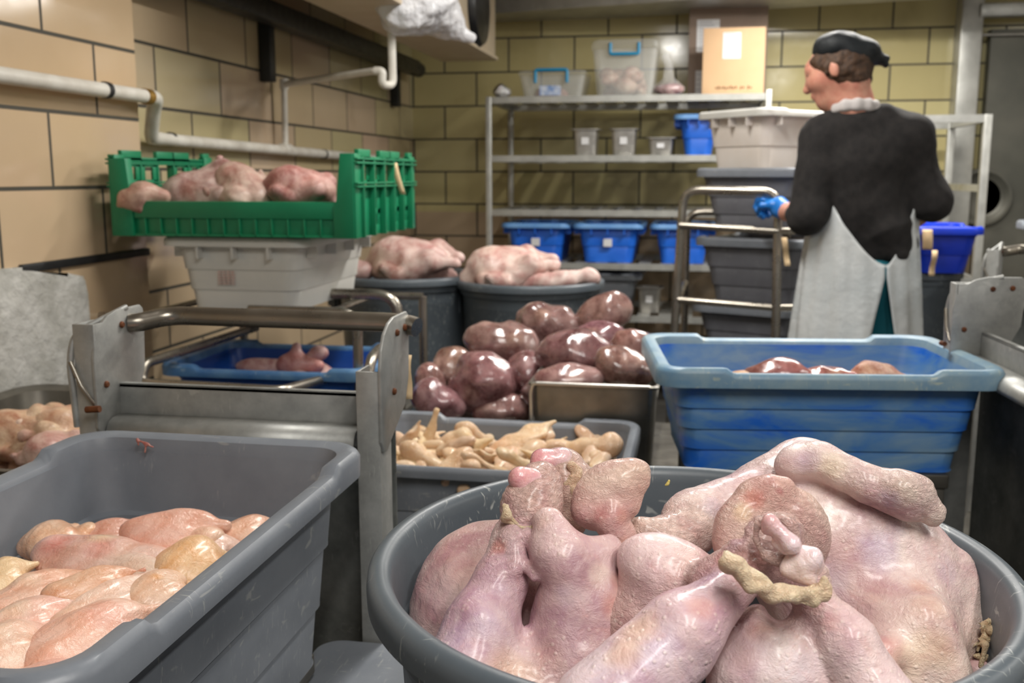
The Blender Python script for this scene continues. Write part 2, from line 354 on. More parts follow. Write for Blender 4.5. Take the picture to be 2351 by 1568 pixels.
def tote(name, label, cat, loc, rz, L, W, H, mat, rim_mat=None, group=None, raise_=.009, skirt=.022, steps=3, rimw=.022, taper=.045, ribs=0, wall=.004, liftfrac=.60, flip=False, tilt=None):
    """meat lug: L along local x, W along local y, rim top at H"""
    t = thing(name, label, cat, loc, rz, group)
    if tilt: t.rotation_euler = (tilt[0], tilt[1], rz)
    hx, hy = L/2, W/2; bx, by = hx-rimw, hy-rimw
    secs = [(bx-taper, by-taper, 0, .035), (bx-taper, by-taper, .001, .04)]
    n = steps
    for i in range(n):
        f0 = i/n; f1 = (i+1)/n; z1 = f1*(H-.03)
        secs.append((bx-taper*(1-f0), by-taper*(1-f0), f0*(H-.03)+.004, .042))
        secs.append((bx-taper*(1-f1)-.0042, by-taper*(1-f1)-.0042, z1-.003, .042))
        secs.append((bx-taper*(1-f1)-.0052, by-taper*(1-f1)-.0052, z1-.001, .042))
        secs.append((bx-taper*(1-f1), by-taper*(1-f1), z1, .042))
    secs.append((bx, by, H-.012, .045, 0))
    # inner skin back down
    iw = wall
    secs += [(bx-iw, by-iw, H-.010, .042), (bx-iw-taper*.35, by-iw-taper*.35, H*.66, .042), (bx-iw-taper*.35-.008, by-iw-taper*.35-.008, H*.648, .042), (bx-iw-taper, by-iw-taper, .012, .038), (bx-iw-taper-.01, by-iw-taper-.01, .006, .03)]
    loft('body', secs, mat, t, side=10)
    def lf(x, y):
        ax = abs(x)/hx; return smooth01((ax-liftfrac)/.05)
    r = .05
    rim = [(bx-.003, by-.003, H-.016, r-.008), (hx-.005, hy-.005, H-skirt, r), (hx, hy, H-skirt, r), (hx+.0005, hy+.0005, H-.010, r, 1), (hx-.002, hy-.002, H-.004, r, 1), (hx-.006, hy-.006, H, r, 1), (hx-rimw*.55, hy-rimw*.55, H+.0005, r-.006, 1), (bx+.001, by+.001, H-.004, r-.008, 1), (bx-.003, by-.003, H-.012, r-.010, .6), (bx-.0045, by-.0045, H-.03, r-.010)]
    loft('rim', rim, rim_mat or mat, t, lift=lambda x, y: lf(x, y)*raise_, close_ends=False, side=60)
    if ribs:
        for sy in (-1, 1):
            for k in range(ribs):
                x = -bx*.8+1.6*bx*k/(ribs-1); box('rib', (x-.003, sy*(by-.004) if sy > 0 else -(hy-.004), H-.055), (x+.003, hy-.004 if sy > 0 else -(by-.004), H-.014), mat, t)
        for sx in (-1, 1):
            for k in range(3):
                y = -by*.55+1.1*by*k/2; box('rib', (bx-.006 if sx > 0 else -(hx-.004), y-.003, H-.055), (hx-.004 if sx > 0 else -(bx-.006), y+.003, H-.014), mat, t)
    return t

# ------------------------------------------------------------------ implicit surfaces (smooth unions meshed by surface nets)
def sd_cap(P, a, b, ra, rb):
    ab = b-a; l2 = float(ab@ab)+1e-12
    t = np.clip(((P-a)@ab)/l2, 0, 1); return np.linalg.norm(P-a-t[..., None]*ab, axis=-1)-(ra+(rb-ra)*t)
def sd_ell(P, c, r, Rm):
    q = (P-c)@Rm if Rm is not None else P-c
    k0 = np.linalg.norm(q/r, axis=-1); k1 = np.linalg.norm(q/(r*r), axis=-1)+1e-9
    return k0*(k0-1)/k1
class Shape:
    def __init__(s, k=.012): s.pr = []; s.k = k
    def cap(s, a, b, ra, rb=None, col=None, k=None, wr=0):
        s.pr.append(('c', np.array(a, float), np.array(b, float), ra, ra if rb is None else rb, col, k or s.k, wr, 1)); return s
    def ell(s, c, r, rot=None, col=None, k=None, wr=0):
        Rm = None
        if rot is not None: Rm = np.array(Euler(rot).to_matrix()) if not isinstance(rot, np.ndarray) else rot
        s.pr.append(('e', np.array(c, float), np.array(r, float), Rm, None, col, k or s.k, wr, 1)); return s
    def cut(s, a, b, ra, rb=None, col=None, k=None):
        s.pr.append(('c', np.array(a, float), np.array(b, float), ra, ra if rb is None else rb, col, k or s.k, 0, -1)); return s
    def one(s, p, P):
        return sd_cap(P, p[1], p[2], p[3], p[4]) if p[0] == 'c' else sd_ell(P, p[1], p[2], p[3])
    def field(s, P):
        d = None
        for p in s.pr:
            e = s.one(p, P); k = p[6]
            if p[8] < 0:
                h = np.clip(.5-.5*(d+e)/k, 0, 1); d = d*(1-h)+(-e)*h+k*h*(1-h)
            elif d is None: d = e
            else:
                h = np.clip(.5+.5*(d-e)/k, 0, 1); d = d*(1-h)+e*h-k*h*(1-h)
        return d
    def bounds(s):
        lo, hi = np.full(3, 1e9), np.full(3, -1e9)
        for p in s.pr:
            if p[8] < 0: continue
            if p[0] == 'c':
                for q, r in ((p[1], p[3]), (p[2], p[4])): lo = np.minimum(lo, q-r); hi = np.maximum(hi, q+r)
            else: r = p[2].max() if p[3] is not None else p[2]; lo = np.minimum(lo, p[1]-r); hi = np.maximum(hi, p[1]+r)
        return lo, hi
def wav(P, freq, seed, n=10):
    rs = np.random.RandomState(seed); o = 0
    for i in range(n):
        v = rs.normal(size=3); v = v/np.linalg.norm(v)*freq*rs.uniform(.6, 1.5); o = o+np.sin(P@v+rs.uniform(0, 6.28))
    return o/math.sqrt(n)
def nets(shape, res):
    lo, hi = shape.bounds(); lo = lo-res*3; hi = hi+res*3; n = np.ceil((hi-lo)/res).astype(int)+1
    ax = [lo[i]+res*np.arange(n[i]) for i in range(3)]
    Fv = np.empty(tuple(n), np.float32)
    for i0 in range(0, n[0], 24):
        X, Y, Z = np.meshgrid(ax[0][i0:i0+24], ax[1], ax[2], indexing='ij'); Fv[i0:i0+24] = shape.field(np.stack([X, Y, Z], -1))
    S = Fv < 0; c = np.zeros(tuple(n-1), np.uint8)
    for dx in (0, 1):
        for dy in (0, 1):
            for dz in (0, 1): c += S[dx:n[0]-1+dx, dy:n[1]-1+dy, dz:n[2]-1+dz]
    act = (c > 0) & (c < 8); idx = -np.ones(act.shape, np.int64); I = np.argwhere(act); idx[act] = np.arange(len(I))
    pos = np.zeros((len(I), 3)); cnt = np.zeros(len(I))
    for a in range(3):
        o1, o2 = [b for b in range(3) if b != a]
        for p in (0, 1):
            for q in (0, 1):
                s = I.copy(); s[:, o1] += p; s[:, o2] += q; e = s.copy(); e[:, a] += 1
                f0 = Fv[tuple(s.T)]; f1 = Fv[tuple(e.T)]; m = (f0 < 0) != (f1 < 0)
                t = np.where(m, f0/(f0-f1+1e-12), 0); v = s.astype(float); v[:, a] += t
                pos[m] += v[m]; cnt[m] += 1
    V = lo+res*pos/cnt[:, None]
    faces = []
    for a in range(3):
        o1, o2 = [(1, 2), (2, 0), (0, 1)][a]
        sl0 = [slice(1, n[i]-1) for i in range(3)]; sl0[a] = slice(0, n[a]-1); sl1 = list(sl0); sl1[a] = slice(1, n[a])
        A = S[tuple(sl0)]; B = S[tuple(sl1)]
        for flag, mask in ((0, A & ~B), (1, ~A & B)):
            E = np.argwhere(mask)
            if not len(E): continue
            E = E+np.array([0 if i == a else 1 for i in range(3)])
            def cell(d1, d2): g = E.copy(); g[:, o1] += d1; g[:, o2] += d2; return idx[tuple(g.T)]
            q = np.stack([cell(-1, -1), cell(0, -1), cell(0, 0), cell(-1, 0)], 1)
            if flag: q = q[:, ::-1]
            faces.append(q)
    return V, np.concatenate(faces)
def grad(shape, V, h=.0012):
    G = np.stack([shape.field(V+np.eye(3)[i]*h)-shape.field(V-np.eye(3)[i]*h) for i in range(3)], -1); return G/(np.linalg.norm(G, axis=1, keepdims=True)+1e-9)
def blob_mesh(name, shape, res, base, spots=(), disp=((60, .0012), (160, .0005)), seed=1, wr0=0, soft=.010, ridge=(), snap=False):
    V, Fq = nets(shape, res)
    for _ in range(2):
        N = grad(shape, V); V = V-N*np.clip(shape.field(V), -res, res)[:, None]*.9
    N = grad(shape, V)
    # colours by nearest primitive
    Cc = np.tile(np.array(lin(base)[:3]), (len(V), 1))*1e-3; W = np.full(len(V), 1e-3); wr = np.full(len(V), wr0*1e-3)
    for p in shape.pr:
        d = shape.one(p, V)
        wt = np.exp(-np.clip(np.abs(d), 0, .5)/soft); col = np.array(lin(p[5] if p[5] is not None else base)[:3])
        Cc += wt[:, None]*col; W += wt; wr += wt*max(p[7], wr0)
    Cc /= W[:, None]; wr /= W
    for c, r, col, st in spots:
        if snap:      # the patch sits on the skin under the given point
            dv = np.array(c)-_C; dv = dv/np.linalg.norm(dv); pj = (V-_C)@dv; pp = np.linalg.norm(V-_C-pj[:, None]*dv, axis=1); mk = pp < .005
            if not mk.any(): continue
            c = V[np.where(mk, pj, 1e9).argmin()]
        d = np.linalg.norm(V-np.array(c), axis=1)+wav(V, 90, seed+5)*r*.12; f = st*np.clip(1-(d/r)**2, 0, 1)
        Cc = Cc*(1-f[:, None])+np.array(lin(col)[:3])*f[:, None]
    off = np.zeros(len(V))
    for i, (fr, am) in enumerate(disp): off += wav(V, fr, seed*7+i)*am*(1+1.5*wr)
    for i, (ax_, fr, am) in enumerate(ridge):
        a_ = np.array(ax_, float); a_ /= np.linalg.norm(a_); off += am*np.abs(np.sin(V@a_*fr+wav(V, 45, seed+11+i)*1.3))*(wr)
    V = V+N*off[:, None]
    me = bpy.data.meshes.new(name); me.vertices.add(len(V)); me.vertices.foreach_set('co', V.astype(np.float32).ravel())
    me.loops.add(Fq.size); me.loops.foreach_set('vertex_index', Fq.astype(np.int32).ravel())
    me.polygons.add(len(Fq)); me.polygons.foreach_set('loop_start', np.arange(0, Fq.size, 4, dtype=np.int32)); me.polygons.foreach_set('loop_total', np.full(len(Fq), 4, np.int32))
    me.update(calc_edges=True); me.validate()
    ca = me.color_attributes.new('col', 'FLOAT_COLOR', 'POINT')
    ca.data.foreach_set('color', np.concatenate([np.clip(Cc, 0, 1), wr[:, None]], 1).astype(np.float32).ravel())
    return me
def blob(name, shape, res, base, mat, parent=None, **kw):
    return link(name, blob_mesh(name, shape, res, base, **kw), mat, parent)
def centre(o, c):
    """move a mesh's origin to c without moving the mesh"""
    me = o.data; n = len(me.vertices); co = np.empty(n*3, np.float32); me.vertices.foreach_get('co', co)
    co = co.reshape(-1, 3)-np.array(c, np.float32); me.vertices.foreach_set('co', co.ravel()); me.update()
    o.location = tuple(c); return o
def place_in(o, t):
    """child mesh built in world coordinates -> local to its unrotated thing"""
    centre(o, t.location); o.location = (0, 0, 0); o.parent = t; return o

def imrot(deg):
    a = math.radians(deg); c, s = math.cos(a), math.sin(a)
    return np.stack([c*_R-s*_U, s*_R+c*_U, -_F], 1)       # columns: along, across, towards the viewer

# ================================================================== THE ROOM
YB, XL, XN = 5.9, -1.69, -1.61
def struct(name, lo, hi, mat, bev=0, mtx=None): return tag(box(name, lo, hi, mat, None, bev, mtx), kind='structure')
struct('floor', (-2.2, -1.6, -.1), (3.4, 6.2, 0), M['floor'])
struct('ceiling', (-2.2, -1.6, 2.34), (3.4, 6.2, 2.42), M['ceiling'])
struct('wall_back', (-1.9, YB, 0), (3.3, YB+.2, 2.34), M['tile_back'])
struct('wall_left', (XL-.2, 2.3, 0), (XL, YB, 2.34), M['tile_left'])
struct('wall_left_pilaster', (XL-.2, -1.6, 0), (XN, 2.727, 2.34), M['tile_near'])
struct('wall_right', (3.2, -1.6, 0), (3.4, YB, 2.34), M['ceiling'])
# rough white plaster patch low on the pilaster
bm = bmesh.new()
rnd = random.Random(4)
prof = [(1.3, .0), (1.3, .955), (1.7, .957), (2.05, .955), (2.18, .95), (2.2, .925), (2.33, .92), (2.395, .905), (2.405, .86), (2.398, .7), (2.41, .5), (2.40, .2), (2.41, 0)]
a_ = [bm.verts.new((XN-.02, y, z)) for y, z in prof]; b_ = [bm.verts.new((XN+.018, y, z)) for y, z in prof]
bm.faces.new(b_); bm.faces.new(a_[::-1])
for i in range(len(prof)): j = (i+1) % len(prof); bm.faces.new([a_[i], a_[j], b_[j], b_[i]])
bmesh.ops.bevel(bm, geom=[e for e in bm.edges if all(v.co.x > XN for v in e.verts)], offset=.01, segments=2, affect='EDGES')
tag(link('trim_1', bm_mesh('trim_1', bm), M['plaster'], ang=40), kind='structure')
# dark ledge joint above the plaster
struct('trim_2', (XN-.01, 2.15, .936), (XN+.012, 2.727, .957), M['black'], .003)
# grey soffit edge at the top of the back wall
p0 = atY(1146, 30, 5.6); p1 = atY(1600, -2, 5.35)
bm = bmesh.new(); dd = (p1-p0)/np.linalg.norm(p1-p0); q0 = p0-dd*.5; q1 = p1+dd*1.4
vs = [bm.verts.new(q) for q in (q0, q1, q1+np.array([0, .5, 0]), q0+np.array([0, .4, 0]))]; vt = [bm.verts.new((v.co.x, v.co.y, 2.335)) for v in vs]
bm.faces.new(vs[::-1]); bm.faces.new(vt)
for i in range(4): bm.faces.new([vs[i], vs[(i+1) % 4], vt[(i+1) % 4], vt[i]])
tag(link('trim_3', bm_mesh('trim_3', bm), M['alu'], ang=30), kind='structure')
# cooler door on the right of the back wall
tag(box('door_1', (1.50, YB-.09, 0), (3.15, YB-.01, 1.93), M['door_steel']), kind='structure')
d_ = bpy.data.objects['door_1']
def dpart(o): centre(o, (0, 0, 0)); o.parent = d_; return o
dpart(box('door_rail', (1.42, YB-.16, 1.985), (3.15, YB-.09, 2.055), M['alu'], None, .008))
dpart(tube('guide_rod', [(1.44, YB-.11, 1.90), (3.15, YB-.11, 1.89)], .008, M['steel']))
dpart(lathe('porthole_ring', [(0, .0), (.10, .0), (.115, .012), (.135, .03), (.15, .03), (.155, .0)], M['door_steel'], loc=(0, 0, 0)))
o_ = bpy.data.objects['porthole_ring']; o_.rotation_euler = (PI/2, 0, 0); pc = atY(2252, 452, YB-.09); o_.location = tuple(pc)
struct('trim_4', (1.335, YB-.14, 0), (1.445, YB-.0, 2.34), M['alu'], .006)
lampi = 0
for (lx, ly, lz), sx, sy, pw in LAMPS:
    t = thing('ceiling_light', ['fluorescent ceiling light behind the camera on the right side', 'fluorescent ceiling light behind the camera above the front barrel', 'fluorescent ceiling light closest to the back tiled wall', 'fluorescent ceiling light above the tote stack, second from the back wall', 'fluorescent ceiling light above the middle of the room near the left wall', 'fluorescent ceiling light on the right side of the room'][lampi], 'ceiling light', (lx, ly, 2.34)); lampi += 1
    hz_ = lz-2.34
    box('housing', (-sx/2-.02, -sy/2-.02, hz_+.006), (sx/2+.02, sy/2+.02, hz_+.05), M['ceiling'], t, .006)  # the two fill lights get an added housing as well
    for u in (-.3, .3): tube('hanger_rod', [(sx*u, sy*u, hz_+.05), (sx*u, sy*u, 0)], .004, M['tube'], t, seg=8)

# ------------------------------------------------------------------ pipes and rail on the left wall
def wt(name, label, cat, c): return thing(name, label, cat, tuple(np.round(c, 3)))
a = atX(0, 172, XN+.05); b = atX(352, 224, XN+.05)
dirp = (b-a)/np.linalg.norm(b-a); a2 = a-dirp*1.6
b[1] = min(b[1], 2.80); e1 = b.copy()
low0 = atX(327, 316, XL+.045); low1 = atX(790, 358, XL+.045)
t = wt('drain_pipe', 'white plastic drain pipe stepping down at the pilaster and running along the left tiled wall', 'pipe', b)
e2 = np.array([low0[0]+.005, 2.84, low0[2]]); dl = (low1-low0)/np.linalg.norm(low1-low0)
place_in(tube('upper_pipe', [a2, e1], .0195, M['pvc']), t)
place_in(tube('elbow', [e1-dirp*.03, e1+dirp*.02, e1+dirp*.03+np.array([-.03, .02, -.03]), e2+np.array([0, -.0, .0]), e2+dl*.06], .021, M['pvc'], bend=.025), t)
place_in(tube('lower_pipe', [e2, low1+dl*1.1], .0195, M['pvc']), t)
place_in(tube('brass_joint', [e1-dirp*.05, e1-dirp*.02], .0225, simple('brass', (170, 132, 60), (130, 100, 50), .5, .6, scale=40)), t)
def clampring(P, d, r=.0225): return place_in(tube('clamp', [P-d*.009, P+d*.009], r, M['black']), t)
clampring(atX(243, 207, XN+.05), dirp); clampring(atX(392, 320, XL+.045), dl); clampring(atX(742, 354, XL+.045), dl)
# condensate line from the cooling unit
tj = atX(655, 343, XL+.045)
pA = tj+np.array([0, 0, .0]); pB = atX(652, 193, XL+.05); pC = atY(860, 163, 3.55); pD = atY(876, 195, 3.55); pE = atY(902, 196, 3.6); pF = atY(897, 60, 3.6)
t = wt('condensate_pipe', 'thin white drain pipe with a U trap hanging from the cooling unit', 'pipe', pA)
place_in(tube('riser', [pA, pB, pC], .0125, M['pvc'], bend=.03), t)
place_in(tube('u_trap', [pC, pC+np.array([.03, 0, 0]), pD+np.array([0, 0, -.0]), pE, pF+np.array([0, 0, .2])], .0150, M['pvc'], bend=.024), t)
place_in(tube('tee_joint', [tj+np.array([0, -.035, 0]), tj+np.array([0, .035, 0])], .024, M['pvc']), t)
place_in(tube('collar', [pB+np.array([0, 0, -.02]), pB+np.array([0, 0, .02])], .017, M['pvc']), t)
# black rail on hangers
r0 = atX(330, -28, XL+.09); r1 = atX(968, 190, XL+.09); 
zr = (r0[2]+r1[2])/2
t = wt('overhead_rail', 'long black steel rail running along the top of the left tiled wall', 'rail', r1)
place_in(box('rail_beam', (XL+.05, .4, 1.735), (XL+.13, 5.62, 1.81), M['rail'], None, .008), t)
place_in(tube('end_cap', [(XL+.09, 5.58, 1.77), (XL+.09, 5.72, 1.77)], .042, M['black']), t)
for px, py0, py1 in ((625, 95, 188), (915, 190, 245)):
    q = atX(px, py1, XL+.04)
    place_in(box('hanger', (XL, q[1]-.03, q[2]), (XL+.05, q[1]+.02, 1.80), M['rail'], None, .004), t)

# ------------------------------------------------------------------ cooling unit with fans, wrapped in plastic
ux0, ux1, uy0, uy1, uz = -1.33, -1.043, 2.9, 5.2, 1.756
t = thing('evaporator_unit', 'cream cooling unit with black fan hung under the ceiling by the left wall', 'cooling unit', (ux1, uy1, uz))
def lp(o): return place_in(o, t)
lp(box('casing', (ux0+.01, uy0, uz+.012), (ux1-.0, uy1, 2.30), M['unit'], None, .01))
lp(box('drip_pan', (ux0, uy0-.02, uz), (ux1+.012, uy1+.01, uz+.018), M['unit'], None, .004))
for yc in (4.62, 3.75):
    f_ = lathe('fan_guard', [(0, .03), (.05, .035), (.11, .032), (.165, .02), (.18, .0), (.185, -.01)], M['grille']); f_.data.transform(Matrix.Rotation(PI/2, 4, 'Y')); centre(f_, (0, 0, 0))
    f_.location = (0, yc-uy1+.12, .19); f_.parent = t
    f_.location.x = .012
# plastic film bag wrapped around the nearer part
S = Shape(.05)
def U(px, py, Y): return atY(px, py, Y)
S.ell(U(985, 10, 3.7), (.10, .2, .10)); S.ell(U(940, 45, 3.6), (.075, .12, .055)); S.ell(U(1030, 50, 3.8), (.055, .1, .06)); S.cap(U(1040, 60, 3.8), U(1078, 88, 3.85), .04, .022); S.cap(U(905, 20, 3.55), U(1000, -30, 3.7), .06, .09)
o = blob('plastic_bag', S, .007, (240, 240, 242), M['film_white'], disp=((28, .009), (70, .005), (150, .0018)), seed=3)
centre(o, U(985, 10, 3.7)); tag(o, 'crumpled clear plastic bag wrapped around the cooling unit beside the black fan', 'plastic bag')

# ------------------------------------------------------------------ steel shelf rack against the back wall
RX0, RX1, RY0, RY1 = -1.085, .345, 5.15, 5.78
t = thing('shelf_rack', 'aluminium shelf rack with five shelves against the back tiled wall', 'shelf rack', (RX0, RY0, 0))
lev = [1.568, 1.272, .995, .722, .452, .18]
for x in (RX0, RX1-.03):
    for y in (RY0, RY1): place_in(box('post', (x, y-.012, .0), (x+.03, y+.014, 1.57 if x < 0 else 1.585), M['alu'], None, .004), t)
for z in lev:
    bm = bmesh.new()
    add_box(bm, (RX0+.03, RY0-.01, z-.032), (RX1-.03, RY0+.012, z)); add_box(bm, (RX0+.03, RY1-.012, z-.032), (RX1-.03, RY1+.01, z))
    add_box(bm, (RX0, RY0, z-.03), (RX0+.03, RY1, z-.004)); add_box(bm, (RX1-.03, RY0, z-.03), (RX1, RY1, z-.004))
    nb = 13
    for k in range(nb):
        x = RX0+.05+(RX1-RX0-.10)*k/(nb-1); add_box(bm, (x-.032, RY0, z-.010), (x+.032, RY1, z-.002))
    place_in(link('shelf', bm_mesh('shelf', bm), M['alu'], ang=30), t)
def mid(px0, px1, Y): a = atY(px0, 400, Y); b = atY(px1, 400, Y); return (a[0]+b[0])/2, b[0]-a[0]
# top shelf
S = Shape(.01); S.ell((0, 0, .035), (.04, .04, .036)); S.ell((.02, .01, .03), (.03, .03, .03))
o = blob('foil_ball', S, .006, (220, 220, 220), M['foil'], disp=((90, .004), (200, .002))); q = atY(1150, 222, 5.2); o.location = (q[0], 5.2, 1.566)
tag(o, 'small crumpled foil ball on the left end of the top shelf', 'foil ball')
def clear_box(name, label, px0, px1, H, hy, z, ypos, hnd):
    cx, wd = mid(px0, px1, ypos); t = thing(name, label, 'storage box', (cx, ypos+hy, z))
    hx = wd/2
    loft('tub', [(hx*.84, hy*.84, 0, .03), (hx*.97, hy*.95, H*.84, .03), (hx*.955, hy*.935, H*.84, .03), (hx*.825, hy*.825, .004, .03)], M['clear'], t, side=4)
    loft('lid', [(hx, hy, H*.84, .03), (hx*1.01, hy*1.01, H*.88, .03), (hx*.98, hy*.98, H*.97, .03), (hx*.93, hy*.93, H, .03)], M['clear'], t, side=4)
    w_ = hx*.42 if H > .2 else hx*.46; top = H*.93; bot = top-.055
    tube('clip_handle', [(-w_, -hy*1.02, top), (-w_, -hy*1.05, bot), (w_, -hy*1.05, bot), (w_, -hy*1.02, top)] if hnd else [(-w_, -hy*1.05, bot), (-w_, -hy*1.03, top+.01), (w_, -hy*1.03, top+.01), (w_, -hy*1.05, bot)], .0085, M['cyan'], t, bend=.012)
    return t, hx
LB, hx = clear_box('clear_storage_box', 'low clear plastic storage box with blue handle on the top shelf', 1187, 1342, .135, .17, 1.568, 5.2, 0)
BB, hx2 = clear_box('clear_storage_box', 'large clear plastic storage box with blue handle full of pale poultry', 1353, 1505, .28, .19, 1.568, 5.2, 1)
place_in(box('sticker', (LB.location[0]-.06, 5.196, 1.576), (LB.location[0]+.05, 5.2, 1.625), simple('blue_white_sticker', (120, 150, 200), (214, 220, 230), .5, scale=30), None), LB)
def lumps(cx, cy, z, n, sp, r, seed, col, mat, name, label, group, cat='meat piece', flat=.7):
    rr = random.Random(seed); first = None
    for i in range(n):
        x = cx+rr.uniform(-sp[0], sp[0]); y = cy+rr.uniform(-sp[1], sp[1])
        if first is None:
            S = Shape(.012); S.ell((0, 0, 0), (r, r*.75, r*flat)); S.ell((r*.6, .1*r, 0), (r*.5, r*.4, r*.4)); S.cap((-r*.5, 0, 0), (-r*1.1, r*.3, 0), r*.35, r*.2)
            first = blob(name, S, r/9, col, mat, disp=((60, r*.05), (140, r*.02)), seed=seed); tag(first, label, cat, group); o = first
        else: o = first.copy(); COL.objects.link(o)
        o.location = (x, y, z+rr.uniform(0, sp[2])); o.rotation_euler = (rr.uniform(-.4, .4), rr.uniform(-.3, .3), rr.uniform(0, 6.28)); s = rr.uniform(.8, 1.15); o.scale = (s, s, s)
lumps(LB.location[0], LB.location[1], 1.592, 7, (.11, .09, .0), .040, 5, (214, 176, 160), M['bird'], 'poultry_piece', 'pale pink poultry piece inside the low clear box on the top shelf', 'poultry pieces in the low clear box')
lumps(BB.location[0], BB.location[1], 1.61, 12, (.10, .10, .085), .052, 6, (216, 190, 164), M['bird'], 'poultry_piece', 'pale poultry piece inside the large clear box on the top shelf', 'poultry pieces in the large clear box')
# knotted bag of red meat
cxb, wb = mid(1495, 1560, 5.2)
t = thing('meat_bag', 'knotted clear bag with dark red meat on the top shelf beside the boxes', 'bag of meat', (cxb, 5.28, 1.57))
S = Shape(.02); S.ell((0, 0, .03), (.072, .06, .032)); S.ell((.03, .01, .035), (.05, .05, .028))
blob('meat', S, .006, (120, 26, 34), M['bagged'], t, disp=((50, .004),))
S = Shape(.03); S.ell((0, 0, .035), (.08, .07, .04)); S.cap((0, 0, .05), (.004, 0, .15), .045, .012); S.cap((.004, 0, .15), (-.015, 0, .19), .012, .022)
blob('bag', S, .006, (240, 240, 240), M['film'], t, disp=((60, .004), (130, .002)))
# flattened boxes leaning on the wall
def board(name, label, px0, px1, pyt, Y, zb, mat, lean, extra):
    a = atY(px0, 215, Y); b = atY(px1, 215, Y); top = atY((px0+px1)/2, pyt, Y)[2]; H = top-zb; wd = b[0]-a[0]
    t = thing(name, label, 'cardboard box', ((a[0]+b[0])/2, Y, zb)); t.rotation_euler = (-lean, 0, 0)
    box('panel', (-wd/2, 0, 0), (wd/2, .035, H/math.cos(lean)), mat, t, .002)
    for i, (u0, u1, v0, v1, lines) in enumerate(extra):
        x0 = -wd/2+wd*u0; x1 = -wd/2+wd*u1; z0 = H*v0; z1 = H*v1
        p = box('shipping_label', (x0, -.002, z0), (x1, -.0003, z1), M['paper'], t)
        bm = bmesh.new(); rr = random.Random(i+3)
        for k in range(lines):
            zz = z1-(z1-z0)*(k+.8)/(lines+.6); e = x0+.1*(x1-x0); ll = rr.uniform(.5, .8)*(x1-x0)
            add_box(bm, (e, -.0028, zz), (e+ll, -.002, zz+(z1-z0)*.02))
        link('printed_lines', bm_mesh('pl', bm), M['ink'], p, ang=30)
    return t, wd, H
board('flattened_box', 'tall brown flattened cardboard box leaning on the back wall on the top shelf', 1578, 1757, 12, 5.62, 1.57, M['card_dark'], .03, [(.10, .39, .52, .86, 9), (.10, .2, .02, .32, 5)])
tb, wd, H = board('flattened_box', 'smaller tan cardboard box with a white label in front of the tall brown one', 1611, 1753, 62, 5.35, 1.57, M['card'], .05, [(.32, .61, .55, .93, 11)])
bm = bmesh.new(); rr = random.Random(8)
for k in range(15):
    x = -wd*.28+wd*.04*k; hh = rr.uniform(.006, .013)
    if k in (9, 12): continue
    add_box(bm, (x, -.002, H*.115), (x+wd*.026, -.0005, H*.115+hh))
    if k % 3 == 1: add_box(bm, (x, -.002, H*.095), (x+wd*.01, -.0005, H*.115))
link('faded_print', bm_mesh('fp', bm), M['ink_dark'], tb, ang=30)
# steel inset pans and blue tubs
def inset_pan(label, px0, px1, z, H, Y, group=None, rt=.8):
    cx, wd = mid(px0, px1, Y); r = wd/2; t = thing('steel_inset_pan', label, 'steel pan', (cx, Y+r, z), 0, group)
    loft('pan', [(r*rt*.86, r*rt*.86, 0, .015), (r*rt, r*rt, H-.005, .02), (r, r, H-.004, .022), (r, r, H, .022), (r*rt*.98, r*rt*.98, H-.001, .02), (r*rt*.84, r*rt*.84, .004, .015)], M['steel'], t, side=3)
    box('label', (-r*.25, -r*rt*1.0-.004, H*.42), (r*.22, -r*rt*.86, H*.68), M['paper'], t)
    return t
inset_pan('tall steel inset pan with a white label, leftmost on the second shelf', 1308, 1376, 1.272, .135, 5.2)
inset_pan('tall steel inset pan with a white label, middle one on the second shelf', 1396, 1464, 1.272, .135, 5.2, rt=.84)
inset_pan('shallow steel inset pan beside the blue tub on the second shelf', 1480, 1550, 1.272, .09, 5.2)
inset_pan('steel inset pan with a white label on the lowest visible shelf', 1464, 1530, .452, .135, 5.25)
def shelf_tub(label, px0, px1, z, H, Y, group=None, lab=True):
    cx, wd = mid(px0, px1, Y)
    t = tote('plastic_tub', label, 'plastic tub', (cx, Y+.26, z), PI/2, .52, wd, H, M['blue_shelf'], M['blue_rim3'], group, steps=2, rimw=.03, taper=.03, ribs=4, raise_=.002)
    if lab: box('label', (-.27+.037, -.022, H*.42), (-.27+.046, .022, H*.62), M['paper'], t)
    return t
shelf_tub('bright blue plastic tub on the second shelf behind the white tote', 1543, 1660, 1.272, .20, 5.18, None, False)
shelf_tub('bright blue tub with a white label, leftmost on the fourth shelf', 1148, 1309, .722, .20, 5.16)
shelf_tub('bright blue tub with a white label, middle one on the fourth shelf', 1314, 1480, .722, .20, 5.16)
shelf_tub('bright blue tub with white label, right one on the fourth shelf, behind the cart', 1494, 1650, .722, .20, 5.16)
cx, wd = mid(1290, 1477, 5.2)
tote('plastic_tub', 'grey plastic tub on the lowest visible shelf behind the barrel', 'plastic tub', (cx, 5.47, .452), PI/2, .52, wd, .20, M['grey'], None, steps=2, rimw=.03, taper=.03)
for k, (px, lab) in enumerate([(1450, 'white wrapped parcel low on the rack behind the dark meat pile'), (1560, 'white wrapped parcel low on the rack near the cart hoop')]):
    q = atY(px, 765, 5.4); S = Shape(.02); S.ell((0, 0, .05), (.10, .14, .055)); S.ell((.05, .02, .06), (.06, .1, .05))
    o = blob('wrapped_parcel', S, .008, (220, 222, 226), M['film_white'], disp=((40, .005),), seed=k+2); o.location = (q[0], 5.42, .18); tag(o, lab, 'wrapped parcel')

